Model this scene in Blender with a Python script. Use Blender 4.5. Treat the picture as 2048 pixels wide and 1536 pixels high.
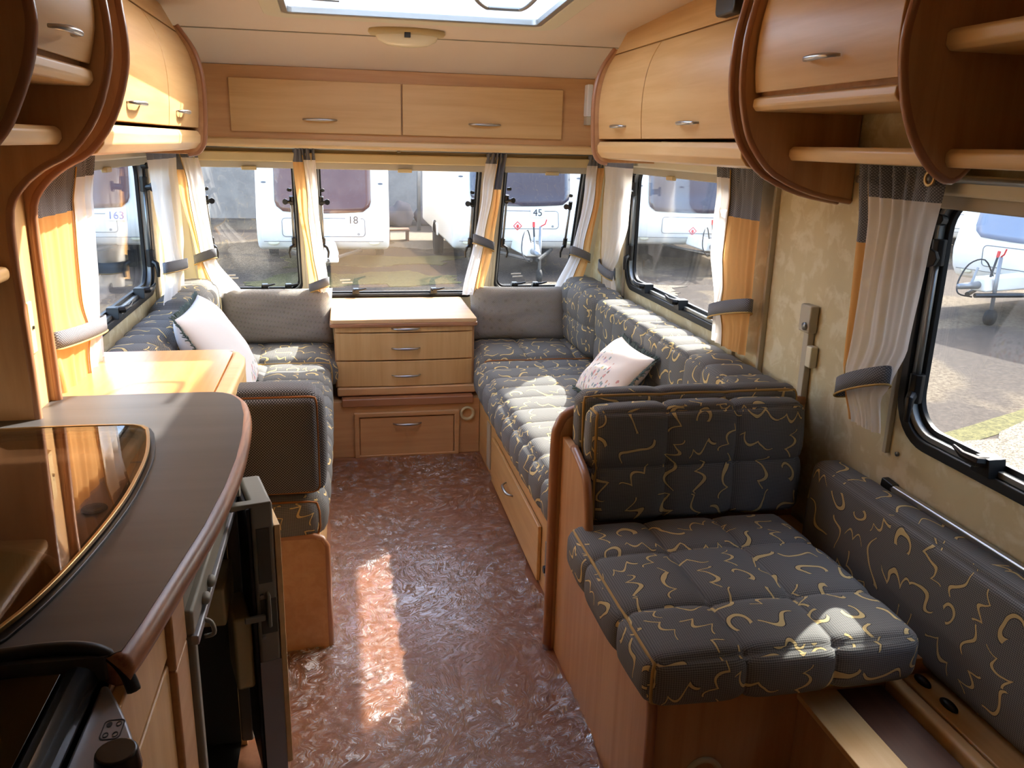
import bpy, math, random
from mathutils import Vector, Matrix
from math import pi, sin, cos, radians
for o in list(bpy.data.objects): bpy.data.objects.remove(o)
SC = bpy.context.scene
COL = SC.collection
# ------------------------------------------------------------------ camera, sky, sun, exposure
cam = bpy.data.cameras.new('camera'); co = bpy.data.objects.new('camera', cam); COL.objects.link(co)
cam.sensor_width = 36; cam.lens = 1670.48 / 2048 * 36; cam.clip_start = .02; cam.clip_end = 300
YAW, PITCH, ROLL = .204631628, -.278786908, .0255926635
_f = Vector((sin(YAW)*cos(PITCH), cos(YAW)*cos(PITCH), sin(PITCH))); _r = Vector((cos(YAW), -sin(YAW), 0)); _u = _r.cross(_f)
_r2 = cos(ROLL)*_r + sin(ROLL)*_u; _u2 = -sin(ROLL)*_r + cos(ROLL)*_u
_m = Matrix((_r2, _u2, -_f)).transposed().to_4x4(); _m.translation = Vector((0, 0, 1.5))
co.matrix_world = _m; SC.camera = co
SUN = Vector((1.0, .72, 1.02)).normalized()
w = bpy.data.worlds.new('sky'); SC.world = w; w.use_nodes = True
nt = w.node_tree; bg = nt.nodes['Background']
sk = nt.nodes.new('ShaderNodeTexSky'); sk.sky_type = 'NISHITA'; sk.sun_disc = False
sk.sun_elevation = math.asin(SUN.z); sk.sun_rotation = math.atan2(SUN.x, SUN.y); sk.air_density = 1.0; sk.dust_density = 3.0
nt.links.new(sk.outputs[0], bg.inputs[0]); bg.inputs[1].default_value = .85
sl = bpy.data.lights.new('sun', 'SUN'); sl.energy = 9.5; sl.angle = radians(.6); sl.color = (1, .95, .88)
so = bpy.data.objects.new('sun', sl); COL.objects.link(so); so.rotation_euler = SUN.to_track_quat('Z', 'Y').to_euler(); so.location = (4, 3, 6)
vs = SC.view_settings; vs.view_transform = 'Standard'; vs.look = 'None'; vs.gamma = 1; vs.use_curve_mapping = False; vs.exposure = 0.88

# ------------------------------------------------------------------ node maths
class N:
    def __init__(s, nt, v): s.nt, s.v = nt, v
    def op(s, o, b=None, c=None, clamp=False):
        n = s.nt.nodes.new('ShaderNodeMath'); n.operation = o; n.use_clamp = clamp
        for i, x in enumerate((s, b, c)):
            if x is None: continue
            if isinstance(x, N): s.nt.links.new(x.v, n.inputs[i])
            else: n.inputs[i].default_value = x
        return N(s.nt, n.outputs[0])
    def __add__(s, b): return s.op('ADD', b)
    def __sub__(s, b): return s.op('SUBTRACT', b)
    def __mul__(s, b): return s.op('MULTIPLY', b)
    def __truediv__(s, b): return s.op('DIVIDE', b)
    def lt(s, b): return s.op('LESS_THAN', b)
    def gt(s, b): return s.op('GREATER_THAN', b)
    def sin(s): return s.op('SINE')
    def cos(s): return s.op('COSINE')
    def abs(s): return s.op('ABSOLUTE')
    def floor(s): return s.op('FLOOR')
    def sqrt(s): return s.op('SQRT')
    def mx(s, b): return s.op('MAXIMUM', b)
    def mn(s, b): return s.op('MINIMUM', b)
    def step(s, a, b):
        n = s.nt.nodes.new('ShaderNodeMapRange'); n.interpolation_type = 'SMOOTHSTEP'
        s.nt.links.new(s.v, n.inputs[0]); n.inputs[1].default_value = a; n.inputs[2].default_value = b
        return N(s.nt, n.outputs[0])
def lin(c):
    return tuple(((x/255)/12.92 if x/255 <= .04045 else ((x/255+.055)/1.055)**2.4) for x in c) + (1,)
def mat(name):
    m = bpy.data.materials.new(name); m.use_nodes = True
    return m, m.node_tree, m.node_tree.nodes['Principled BSDF'], m.node_tree.nodes['Material Output']
def plain(name, c, rough=.5, metal=0, coat=0, emit=None):
    m, nt, b, o = mat(name); b.inputs['Base Color'].default_value = lin(c); b.inputs['Roughness'].default_value = rough
    b.inputs['Metallic'].default_value = metal; b.inputs['Coat Weight'].default_value = coat; b.inputs['Coat Roughness'].default_value = .15
    return m
def coords(nt, kind='Object', scale=(1, 1, 1), rot=(0, 0, 0)):
    t = nt.nodes.new('ShaderNodeTexCoord'); mp = nt.nodes.new('ShaderNodeMapping'); nt.links.new(t.outputs[kind], mp.inputs[0])
    mp.inputs['Scale'].default_value = scale; mp.inputs['Rotation'].default_value = rot
    return mp.outputs[0]
def noise(nt, vec, scale, detail=4, rough=.55, dist=0):
    n = nt.nodes.new('ShaderNodeTexNoise'); nt.links.new(vec, n.inputs['Vector'])
    n.inputs['Scale'].default_value = scale; n.inputs['Detail'].default_value = detail; n.inputs['Roughness'].default_value = rough; n.inputs['Distortion'].default_value = dist
    return N(nt, n.outputs[0])
def mixc(nt, fac, a, b):
    n = nt.nodes.new('ShaderNodeMix'); n.data_type = 'RGBA'
    if isinstance(fac, N): nt.links.new(fac.v, n.inputs[0])
    else: n.inputs[0].default_value = fac
    for i, x in ((6, a), (7, b)):
        if isinstance(x, tuple): n.inputs[i].default_value = x
        else: nt.links.new(x, n.inputs[i])
    return n.outputs[2]
def bump(nt, b, h, strength=.3, dist=.002):
    n = nt.nodes.new('ShaderNodeBump'); n.inputs['Strength'].default_value = strength; n.inputs['Distance'].default_value = dist
    nt.links.new(h.v, n.inputs['Height']); nt.links.new(n.outputs[0], b.inputs['Normal']); return n
def wood(name, c1, c2, axis, rough=.42, coat=.15, grain=30):
    m, nt, b, o = mat(name)
    sc = [grain]*3; sc[axis] = grain*.06
    v = coords(nt, 'Object', tuple(sc)); n1 = noise(nt, v, 1.0, 5, .6, .4)
    sc2 = [5]*3; sc2[axis] = .8
    n2 = noise(nt, coords(nt, 'Object', tuple(sc2)), 1.0, 2, .5, .8)
    f = (n1*.65 + n2*.5).step(.38, .78)
    nt.links.new(mixc(nt, f, lin(c1), lin(c2)), b.inputs['Base Color'])
    b.inputs['Roughness'].default_value = rough; b.inputs['Coat Weight'].default_value = coat; b.inputs['Coat Roughness'].default_value = .25
    bump(nt, b, n1, .06, .001)
    return m
def uvxy(nt):
    t = nt.nodes.new('ShaderNodeTexCoord'); s = nt.nodes.new('ShaderNodeSeparateXYZ'); nt.links.new(t.outputs['UV'], s.inputs[0])
    return N(nt, s.outputs[0]), N(nt, s.outputs[1]), t.outputs['UV']
def squiggle(nt, U, Vv, cell, off, w):
    u = U/cell + off[0]; v = Vv/cell + off[1]
    cu, cv = u.floor(), v.floor(); fu, fv = u-cu-.5, v-cv-.5
    cb = nt.nodes.new('ShaderNodeCombineXYZ'); nt.links.new(cu.v, cb.inputs[0]); nt.links.new(cv.v, cb.inputs[1]); cb.inputs[2].default_value = off[0]*7
    wn = nt.nodes.new('ShaderNodeTexWhiteNoise'); wn.noise_dimensions = '3D'; nt.links.new(cb.outputs[0], wn.inputs[0])
    sp = nt.nodes.new('ShaderNodeSeparateColor'); nt.links.new(wn.outputs[1], sp.inputs[0])
    r1, r2, r3 = (N(nt, sp.outputs[i]) for i in range(3))
    a = r1*6.2832; ca, sa = a.cos(), a.sin()
    x = fu*ca + fv*sa; y = fv*ca - fu*sa
    lim = x.abs().lt(.50)
    s1 = (y - (x*6.5 + r3*3).sin()*.17).abs()              # S curve
    s2 = (y + .12 - (x*6.0 + r3*2).sin().abs()*.30).abs()   # cusped bracket
    arc = ((x*x + (y+.02)*(y+.02)).sqrt() - .27).abs() + y.lt(-.16)*1.0   # open hook
    pick = r2.gt(.40); pick2 = r2.gt(.76)
    d = s1*(pick*-1.0+1.0) + pick*(pick2*-1.0+1.0)*s2 + pick*pick2*arc
    ww = (x*5+1).sin()*(w*.35) + w
    return d, lim, ww
def tapestry(name, dark=(112, 111, 108), gold=(216, 192, 136), cell=.090):
    m, nt, b, o = mat(name); U, V, uv = uvxy(nt)
    base = noise(nt, uv, 3, 2)
    rib = (V*1500).sin()*.5+.5; rib2 = (U*1250).sin()*.5+.5
    c0 = mixc(nt, (rib*.6+rib2*.4), lin([x*.70 for x in dark]), lin([min(255, x*1.28) for x in dark]))
    mpn = noise(nt, uv, 5.5, 1); uv2 = nt.nodes.new('ShaderNodeMapping'); uv2.inputs['Location'].default_value = (7.3, 2.1, 0); nt.links.new(uv, uv2.inputs[0]); mpn2 = noise(nt, uv2.outputs[0], 5.5, 1)
    wob = noise(nt, uv, 17, 1)*.016
    tot = None; sh = None
    for off, cl, wd in (((.13, .37), cell, .041),):
        d, lim, ww = squiggle(nt, U+mpn*.11+wob, V+mpn2*.11+wob, cl, off, wd)
        s = d.lt(ww)*lim; h = d.lt(ww+.022)*lim
        tot = s if tot is None else tot.mx(s); sh = h if sh is None else sh.mx(h)
    c1 = mixc(nt, sh*.6, c0, lin((38, 36, 36))); c2 = mixc(nt, tot, c1, lin(gold))
    nt.links.new(c2, b.inputs['Base Color']); b.inputs['Roughness'].default_value = .9; b.inputs['Specular IOR Level'].default_value = .15
    b.inputs['Sheen Weight'].default_value = 0
    bump(nt, b, rib*.5+tot, .35, .0012)
    return m
def weave(name, c, amp=.5, cell=.0055):
    m, nt, b, o = mat(name); U, V, uv = uvxy(nt)
    k = 2*pi/cell
    t = ((U*k).sin()*(V*k).sin()*.5+.5).step(.45, .75)
    n = noise(nt, uv, 5, 3)
    nt.links.new(mixc(nt, t*.85, lin([x*(1-amp) for x in c]), lin([min(255, x*(1+amp*.6)) for x in c])), b.inputs['Base Color'])
    b.inputs['Roughness'].default_value = .92; b.inputs['Specular IOR Level'].default_value = .15
    bump(nt, b, t, .4, .001); return m
def cloth(name, c, trans=.35, clear=0.0, stripes=0):
    m, nt, b, o = mat(name); nt.nodes.remove(b)
    d = nt.nodes.new('ShaderNodeBsdfDiffuse'); t = nt.nodes.new('ShaderNodeBsdfTranslucent'); x = nt.nodes.new('ShaderNodeMixShader')
    d.inputs[0].default_value = lin(c); t.inputs[0].default_value = lin(c); x.inputs[0].default_value = trans
    nt.links.new(d.outputs[0], x.inputs[1]); nt.links.new(t.outputs[0], x.inputs[2]); out = x
    if clear:
        tr = nt.nodes.new('ShaderNodeBsdfTransparent'); y = nt.nodes.new('ShaderNodeMixShader'); y.inputs[0].default_value = clear
        nt.links.new(x.outputs[0], y.inputs[1]); nt.links.new(tr.outputs[0], y.inputs[2]); out = y
    nt.links.new(out.outputs[0], o.inputs[0]); return m
def clearmat(name, tint=(250, 252, 250), base=.03, rough=.02, k=1.0, haze=0.0):
    m, nt, b, o = mat(name); nt.nodes.remove(b)
    tr = nt.nodes.new('ShaderNodeBsdfTransparent'); tr.inputs[0].default_value = lin(tint)
    g = nt.nodes.new('ShaderNodeBsdfGlossy'); g.inputs['Roughness'].default_value = rough
    lw = nt.nodes.new('ShaderNodeLayerWeight'); lw.inputs[0].default_value = .5
    f = (N(nt, lw.outputs[1]).op('POWER', 5.0)*.96+.04)*k + base
    x = nt.nodes.new('ShaderNodeMixShader'); nt.links.new(f.v, x.inputs[0]); nt.links.new(tr.outputs[0], x.inputs[1]); nt.links.new(g.outputs[0], x.inputs[2])
    out = x
    if haze:
        t = nt.nodes.new('ShaderNodeBsdfTranslucent'); t.inputs[0].default_value = (1, 1, 1, 1)
        y = nt.nodes.new('ShaderNodeMixShader')
        hz = noise(nt, coords(nt, 'Object', (1, 1, 1)), 9, 5, .7).step(.35, .8)*haze + haze*.5
        nt.links.new(hz.v, y.inputs[0]); nt.links.new(x.outputs[0], y.inputs[1]); nt.links.new(t.outputs[0], y.inputs[2]); out = y
    nt.links.new(out.outputs[0], o.inputs[0]); return m

B1, B2 = (220, 180, 122), (204, 158, 98)
M = dict(
    wx=wood('beech_grain_x', B1, B2, 0), wy=wood('beech_grain_y', B1, B2, 1), wz=wood('beech_grain_z', B1, B2, 2),
    px=wood('pale_beech_x', (236, 200, 142), (222, 180, 118), 0), py=wood('pale_beech_y', (236, 200, 142), (222, 180, 118), 1), pz=wood('pale_beech_z', (232, 190, 124), (212, 160, 92), 2),
    rx=wood('red_beech_x', (212, 166, 114), (194, 144, 92), 0), ry=wood('red_beech_y', (204, 158, 112), (184, 134, 86), 1), rz=wood('red_beech_z', (204, 158, 112), (184, 134, 86), 2),
    ptop=wood('chest_top_beech', (226, 186, 138), (214, 170, 118), 0, .5, 0),
    lip=plain('red_brown_edging', (168, 116, 80), .35, coat=.3),
    top=wood('orange_beech_top', (226, 168, 100), (208, 144, 78), 1, .28, .4),
    oak=wood('red_oak_edge', (196, 136, 92), (112, 64, 40), 1, .4, .2, 60),
    walnut=wood('walnut_board', (104, 66, 44), (60, 36, 26), 1, .5, .1, 22),
    worktop=wood('dark_laminate', (88, 85, 83), (72, 70, 68), 0, .38, .05, 14),
    steel=plain('brushed_chrome', (190, 190, 190), .28, 1), dark=plain('black_plastic', (18, 18, 19), .35), rubber=plain('black_rubber', (14, 14, 15), .45),
    alu=plain('window_aluminium', (150, 152, 150), .35, .8), silver=plain('silver_plastic', (150, 152, 156), .38, .5),
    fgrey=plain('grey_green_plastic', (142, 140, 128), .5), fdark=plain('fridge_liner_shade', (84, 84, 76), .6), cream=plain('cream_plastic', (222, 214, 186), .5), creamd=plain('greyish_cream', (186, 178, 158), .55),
    white=plain('white_plastic', (232, 232, 230), .4), beige=plain('beige_plastic', (206, 186, 138), .5), gold=plain('gold_piping', (184, 148, 84), .8), tan=plain('brown_piping', (164, 104, 52), .8),
    black=plain('void_black', (6, 6, 6), .9), gloss=plain('gloss_black', (8, 8, 8), .25), inox=plain('stainless_sink', (168, 158, 148), .38, .6), brass=plain('eyelet_brass', (190, 160, 110), .3, 1),
    tapestry=tapestry('squiggle_tapestry'), weave=weave('grey_weave', (176, 170, 160)), weaved=weave('charcoal_weave', (122, 122, 124), .5, .008), tie=weave('curtain_header_weave', (134, 136, 142), .28, .007),
    voile=cloth('white_voile', (254, 248, 242), .6, .16), orange=cloth('orange_lining', (240, 190, 126), .45),
    pane=clearmat('window_acrylic', (248, 250, 250), .02, .02, .7, .004), dome=clearmat('rooflight_acrylic', (252, 252, 252), .02, .03, .7, .10), smoked=clearmat('smoked_glass', (228, 214, 200), .03, .015, 1.25), hoblid=clearmat('black_glass', (40, 38, 36), .01, .02, .5),
    body=plain('caravan_white', (240, 236, 228), .35, coat=.3), tint=plain('tinted_window', (52, 50, 66), .12, coat=.5), tintr=plain('reddish_window', (98, 58, 50), .2), tintb=plain('misty_window', (128, 138, 158), .2), tyre=plain('tyre', (24, 24, 24), .8),
    grey=plain('galvanised', (140, 142, 144), .45, .6), red=plain('red_plastic', (206, 40, 36), .4), ink=plain('black_ink', (20, 20, 20), .6), navy=plain('blue_print', (60, 90, 160), .6), line=plain('panel_gap', (90, 92, 98), .7), sticker=plain('pale_print', (210, 205, 200), .6), pinkish=plain('fabric_red', (200, 60, 60), .7), amber=plain('amber_lens', (230, 130, 40), .3),
    fringe=plain('green_fringe', (92, 104, 98), .95), brick=plain('brown_step', (120, 84, 60), .8), sack=plain('rubble_sack', (96, 88, 86), .9), lens=plain('lamp_glass', (236, 222, 186), .25), stool=plain('socket_cream', (224, 196, 140), .45),
)
def wallpaper():
    m, nt, b, o = mat('mottled_wallpaper'); v = coords(nt, 'Object', (1, 1, 1))
    f = noise(nt, v, 16, 4, .6, .5).step(.47, .64); g = noise(nt, v, 5, 3).step(.35, .7)
    nt.links.new(mixc(nt, f*.65, mixc(nt, g, lin((204, 190, 150)), lin((214, 200, 158))), lin((230, 222, 194))), b.inputs['Base Color']); b.inputs['Roughness'].default_value = .6
    return m
def ceilmat():
    m, nt, b, o = mat('ceiling_board'); v = coords(nt, 'Object', (1, 1, 1)); f = noise(nt, v, 3, 3)
    nt.links.new(mixc(nt, f, lin((226, 206, 184)), lin((232, 216, 196))), b.inputs['Base Color']); b.inputs['Roughness'].default_value = .7; return m
def floormat():
    m, nt, b, o = mat('terracotta_vinyl'); v = coords(nt, 'Object', (1, 1, 1)); f = noise(nt, v, 30, 5, .7).step(.3, .7); g = noise(nt, v, 2.2, 3)
    nt.links.new(mixc(nt, f, mixc(nt, g, lin((132, 82, 50)), lin((146, 94, 60))), lin((154, 104, 70))), b.inputs['Base Color']); b.inputs['Roughness'].default_value = .45; return m
def filmmat():
    m, nt, b, o = mat('clear_plastic_film'); nt.nodes.remove(b)
    tr = nt.nodes.new('ShaderNodeBsdfTransparent'); tr.inputs[0].default_value = lin((245, 240, 238))
    g = nt.nodes.new('ShaderNodeBsdfGlossy'); g.inputs['Roughness'].default_value = .10
    v = coords(nt, 'Object', (1, 1, 1)); big = noise(nt, v, 2.6, 3, .6, 1.2)
    warp = nt.nodes.new('ShaderNodeVectorMath'); warp.operation = 'ADD'
    cx = nt.nodes.new('ShaderNodeCombineXYZ'); nt.links.new((big*.55).v, cx.inputs[0]); nt.links.new((big*.40).v, cx.inputs[1])
    nt.links.new(v, warp.inputs[0]); nt.links.new(cx.outputs[0], warp.inputs[1])
    mp = nt.nodes.new('ShaderNodeMapping'); mp.inputs['Scale'].default_value = (75, 9, 1); mp.inputs['Rotation'].default_value = (0, 0, .5); nt.links.new(warp.outputs[0], mp.inputs[0])
    r = noise(nt, mp.outputs[0], 1, 3, .55, 1.2); r = ((r-.5).abs()*-14.0+1.0).mx(0.0)
    r2 = noise(nt, v, 60, 4, .6, .6)
    h = r*1.0 + r2*.5
    bp = nt.nodes.new('ShaderNodeBump'); bp.inputs['Strength'].default_value = 1.0; bp.inputs['Distance'].default_value = .0028; nt.links.new(h.v, bp.inputs['Height']); nt.links.new(bp.outputs[0], g.inputs['Normal'])
    fr = nt.nodes.new('ShaderNodeLayerWeight'); fr.inputs[0].default_value = .5; nt.links.new(bp.outputs[0], fr.inputs['Normal'])
    mk = noise(nt, v, 1.7, 3).step(.35, .6)
    x = nt.nodes.new('ShaderNodeMixShader'); nt.links.new(((N(nt, fr.outputs[1]).op('POWER', 5.0)*.95+.05)*1.6*(mk*.6+.4)+r*.10*mk).v, x.inputs[0])
    nt.links.new(tr.outputs[0], x.inputs[1]); nt.links.new(g.outputs[0], x.inputs[2]); df = nt.nodes.new('ShaderNodeBsdfDiffuse'); y = nt.nodes.new('ShaderNodeMixShader'); df.inputs[0].default_value = (.9, .88, .88, 1)
    fine = noise(nt, v, 26, 3, .6).step(.42, .62)
    nt.links.new((r*fine*(mk*.7+.3)*.60+mk*.012).v, y.inputs[0]); nt.links.new(x.outputs[0], y.inputs[1]); nt.links.new(df.outputs[0], y.inputs[2]); nt.links.new(y.outputs[0], o.inputs[0]); return m  # diffuse white on the ridges: crease scatter plus painted glints
def groundmat():
    m, nt, b, o = mat('yard_ground'); v = coords(nt, 'Object', (1, 1, 1)); f = noise(nt, v, 26, 5, .75).step(.3, .75); g = noise(nt, v, .35, 3, .6, .3).step(.5, .56)
    a = mixc(nt, f, lin((54, 49, 45)), lin((78, 70, 63))); c = mixc(nt, f, lin((62, 52, 42)), lin((108, 99, 84)))
    nt.links.new(mixc(nt, g, a, c), b.inputs['Base Color']); b.inputs['Roughness'].default_value = .9; b.inputs['Specular IOR Level'].default_value = .05; return m
def speckle(name, c1, c2, sc):
    m, nt, b, o = mat(name); v = coords(nt, 'Object', (1, 1, 1)); f = noise(nt, v, sc, 5, .8).step(.35, .65)
    nt.links.new(mixc(nt, f, lin(c1), lin(c2)), b.inputs['Base Color']); b.inputs['Roughness'].default_value = .9; b.inputs['Specular IOR Level'].default_value = .05; return m
def floral(name, ux, sx, th0):
    m, nt, b, o = mat(name); U, V, uv = uvxy(nt)
    base = (242, 228, 216) if name == 'floral_print' else (244, 240, 236); col = lin(base)
    for sc, c, th, seed in ((38, (214, 132, 128), .17, 1.7), (34, (226, 206, 130), .16, 5.2), (46, (196, 178, 200), .17, 8.1), (58, (112, 142, 138), .19, 3.3), (52, (206, 140, 96), .12, 9.9)):
        mp = nt.nodes.new('ShaderNodeMapping'); mp.inputs['Location'].default_value = (seed, seed*.7, 0); mp.inputs['Scale'].default_value = (1, .62, 1); mp.inputs['Rotation'].default_value = (0, 0, .6); nt.links.new(uv, mp.inputs[0])
        vo = nt.nodes.new('ShaderNodeTexVoronoi'); vo.inputs['Scale'].default_value = sc; nt.links.new(mp.outputs[0], vo.inputs['Vector'])
        sp = nt.nodes.new('ShaderNodeSeparateColor'); nt.links.new(vo.outputs['Color'], sp.inputs[0])
        edge = U*ux + V*sx + noise(nt, uv, 14, 2)*.20 - .10
        d = N(nt, vo.outputs['Distance']) + noise(nt, uv, 90, 2)*.35 - .17
        f = d.lt(th+.12)*N(nt, sp.outputs[0]).gt(.34)*edge.lt(th0)
        col = mixc(nt, f*.8, col, lin(c))
    nt.links.new(col, b.inputs['Base Color']); b.inputs['Roughness'].default_value = .85; return m
M['paper'] = wallpaper(); M['ceil'] = ceilmat(); M['floor'] = floormat(); M['film'] = filmmat(); M['ground'] = groundmat()
M['floral'] = floral('floral_print', .45, .9, .045); M['floralw'] = floral('floral_print_pale', -.4, 1.2, -.14)
M['gravel'] = speckle('gravel', (52, 46, 40), (142, 132, 116), 60); M['grass'] = speckle('thin_grass', (66, 64, 44), (100, 96, 62), 30); M['render'] = speckle('grey_render', (130, 124, 118), (144, 138, 130), 1.2)

# ------------------------------------------------------------------ mesh helpers
def tag(o, label=None, cat=None, group=None, kind=None):
    if label: o['label'] = label
    if cat: o['category'] = cat
    if group: o['group'] = group
    if kind: o['kind'] = kind
    return o
def root(name, loc, label=None, cat=None, group=None, kind=None):
    o = bpy.data.objects.new(name, None); o.location = loc; o.empty_display_size = .05; COL.objects.link(o)
    return tag(o, label, cat, group, kind)
class MB:
    def __init__(s): s.v, s.f = [], []
    def add(s, vs, fs):
        k = len(s.v); s.v += [Vector(p) for p in vs]; s.f += [[i+k for i in f] for f in fs]; return s
    def box(s, x0, x1, y0, y1, z0, z1):
        p = [(x, y, z) for x in (x0, x1) for y in (y0, y1) for z in (z0, z1)]
        return s.add(p, [(0, 1, 3, 2), (4, 6, 7, 5), (0, 4, 5, 1), (2, 3, 7, 6), (0, 2, 6, 4), (1, 5, 7, 3)])
    def prism(s, pts, fn, a0, a1):   # pts: 2D outline, fn(p,q,a)->world
        n = len(pts); A = [fn(p[0], p[1], a0) for p in pts]; Bv = [fn(p[0], p[1], a1) for p in pts]
        return s.add(A+Bv, [list(range(n))[::-1], list(range(n, 2*n))] + [(i, (i+1) % n, n+(i+1) % n, n+i) for i in range(n)])
    def ring(s, outer, inner, fn, a0, a1):
        n = len(outer); P = [fn(*p, a0) for p in outer]+[fn(*p, a0) for p in inner]+[fn(*p, a1) for p in outer]+[fn(*p, a1) for p in inner]
        fs = []
        for i in range(n):
            j = (i+1) % n
            fs += [(i, j, n+j, n+i), (2*n+i, 3*n+i, 3*n+j, 2*n+j), (i, 2*n+i, 2*n+j, j), (n+i, n+j, 3*n+j, 3*n+i)]
        return s.add(P, fs)
    def tube(s, path, r, n=8, closed=False):
        P = [Vector(p) for p in path]; m = len(P); vs = []; up = None
        for i in range(m):
            a = P[(i-1) % m] if (closed or i) else P[0]; b = P[(i+1) % m] if (closed or i < m-1) else P[-1]
            t = (b-a).normalized()
            if up is None: up = Vector((0, 0, 1)) if abs(t.z) < .9 else Vector((1, 0, 0))
            x = t.cross(up).normalized(); y = x.cross(t).normalized(); up = y
            rr = r[i] if isinstance(r, (list, tuple)) else r
            vs += [P[i]+x*rr*cos(2*pi*k/n)+y*rr*sin(2*pi*k/n) for k in range(n)]
        fs = []
        for i in range(m if closed else m-1):
            for k in range(n):
                a = i*n; b = ((i+1) % m)*n; fs.append((a+k, a+(k+1) % n, b+(k+1) % n, b+k))
        if not closed: fs += [list(range(n))[::-1], [(m-1)*n+k for k in range(n)]]
        return s.add(vs, fs)
    def ell(s, c, r, n=14, m=8):
        vs = []; fs = []
        for i in range(m+1):
            a = pi*i/m
            for k in range(n): vs.append((c[0]+r[0]*sin(a)*cos(2*pi*k/n), c[1]+r[1]*sin(a)*sin(2*pi*k/n), c[2]+r[2]*cos(a)))
        for i in range(m):
            for k in range(n): fs.append((i*n+k, (i+1)*n+k, (i+1)*n+(k+1) % n, i*n+(k+1) % n))
        return s.add(vs, fs)
    def lathe(s, prof, fn, n=24):   # prof (r,h); fn(x,y,h)->world
        vs = []; fs = []
        for r, h in prof:
            for k in range(n): vs.append(fn(r*cos(2*pi*k/n), r*sin(2*pi*k/n), h))
        for i in range(len(prof)-1):
            for k in range(n): fs.append((i*n+k, i*n+(k+1) % n, (i+1)*n+(k+1) % n, (i+1)*n+k))
        return s.add(vs, fs)
    def grid(s, fn, us, vs_):
        n = len(vs_); P = [fn(u, v) for u in us for v in vs_]
        return s.add(P, [(i*n+j, (i+1)*n+j, (i+1)*n+j+1, i*n+j+1) for i in range(len(us)-1) for j in range(n-1)])
    def build(s, name, m, parent=None, bev=0, smooth=False, uv=False, seg=2, weld=False, sol=0, fix=True):
        me = bpy.data.meshes.new(name)
        if parent is not None and parent.type == 'EMPTY': org = parent.matrix_basis.translation if not parent.get('_loc') else Vector()
        elif parent is not None: org = Vector(parent['_org'])
        else:
            xs, ys, zs = zip(*s.v); org = Vector(((min(xs)+max(xs))/2, (min(ys)+max(ys))/2, min(zs)))
        me.from_pydata([v-org for v in s.v], [], s.f)
        import bmesh
        bm = bmesh.new(); bm.from_mesh(me)
        if weld: bmesh.ops.remove_doubles(bm, verts=bm.verts, dist=1e-5)
        if fix: bmesh.ops.recalc_face_normals(bm, faces=bm.faces)
        if uv:
            L = bm.loops.layers.uv.new('UVMap')
            for f in bm.faces:
                n = f.normal; a = max(range(3), key=lambda i: abs(n[i]))
                for l in f.loops:
                    p = l.vert.co+org
                    l[L].uv = ((p.y, p.z), (p.x, p.z), (p.x, p.y))[a]
        bm.to_mesh(me); bm.free()
        if smooth:
            for p in me.polygons: p.use_smooth = True
        me.materials.append(M[m])
        o = bpy.data.objects.new(name, me); COL.objects.link(o); o['_org'] = tuple(org)
        if parent is not None: o.parent = parent
        else: o.location = org
        if sol: md = o.modifiers.new('sol', 'SOLIDIFY'); md.thickness = sol
        if bev:
            md = o.modifiers.new('bev', 'BEVEL'); md.width = bev; md.segments = seg; md.limit_method = 'ANGLE'; md.angle_limit = radians(35)
            for p in me.polygons: p.use_smooth = True
            md.harden_normals = True
        return o
def BX(name, m, parent, *d, bev=.002, uv=False, seg=2): return MB().box(*d).build(name, m, parent, bev=bev, uv=uv, seg=seg)
def rr(a0, a1, b0, b1, r, n=8):
    pts = []
    for cx, cy, s in ((a1-r, b1-r, 0), (a0+r, b1-r, 1), (a0+r, b0+r, 2), (a1-r, b0+r, 3)):
        for k in range(n+1):
            t = (s+k/n)*pi/2; pts.append((cx+r*cos(t), cy+r*sin(t)))
    return pts
def XZ(p, q, a): return (p, a, q)      # outline in x,z extruded along y
def YZ(p, q, a): return (a, p, q)
def XY(p, q, a): return (p, q, a)
def RW(s, z, n): return (1.37-n, s, z)
def LW(s, z, n): return (-.81+n, s, z)
def FW(s, z, n): return (s, 4.3+(1.37-z)*.38-n, z)
def smoothpts(P, k=4):
    out = []
    for i in range(len(P)-1):
        p0 = P[max(i-1, 0)]; p1 = P[i]; p2 = P[i+1]; p3 = P[min(i+2, len(P)-1)]
        for j in range(k):
            t = j/k; out.append(tuple(.5*((2*b)+(c-a)*t+(2*a-5*b+4*c-d)*t*t+(3*b-a-3*c+d)*t**3) for a, b, c, d in zip(p0, p1, p2, p3)))
    return out+[tuple(P[-1])]
def band(P, th):   # polyline -> thick closed outline (offset to the left of travel)
    o = []
    for i, p in enumerate(P):
        a = P[max(i-1, 0)]; b = P[min(i+1, len(P)-1)]; dx, dy = b[0]-a[0], b[1]-a[1]; l = math.hypot(dx, dy) or 1
        o.append((p[0]-dy/l*th, p[1]+dx/l*th))
    return list(P)+o[::-1]
def handle(parent, c, along, out, L=.075, name='handle', m='steel'):
    c, a, u = Vector(c), Vector(along).normalized(), Vector(out).normalized(); P = []; R = []
    for i in range(11):
        t = i/10*2-1; P.append(c+a*(L*t)+u*(.024*(1-t**4)+.001)); R.append(.0034+.0036*(1-abs(t))**.5)
    return MB().tube(P, R, 8).build(name, m, parent, smooth=True)

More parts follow.
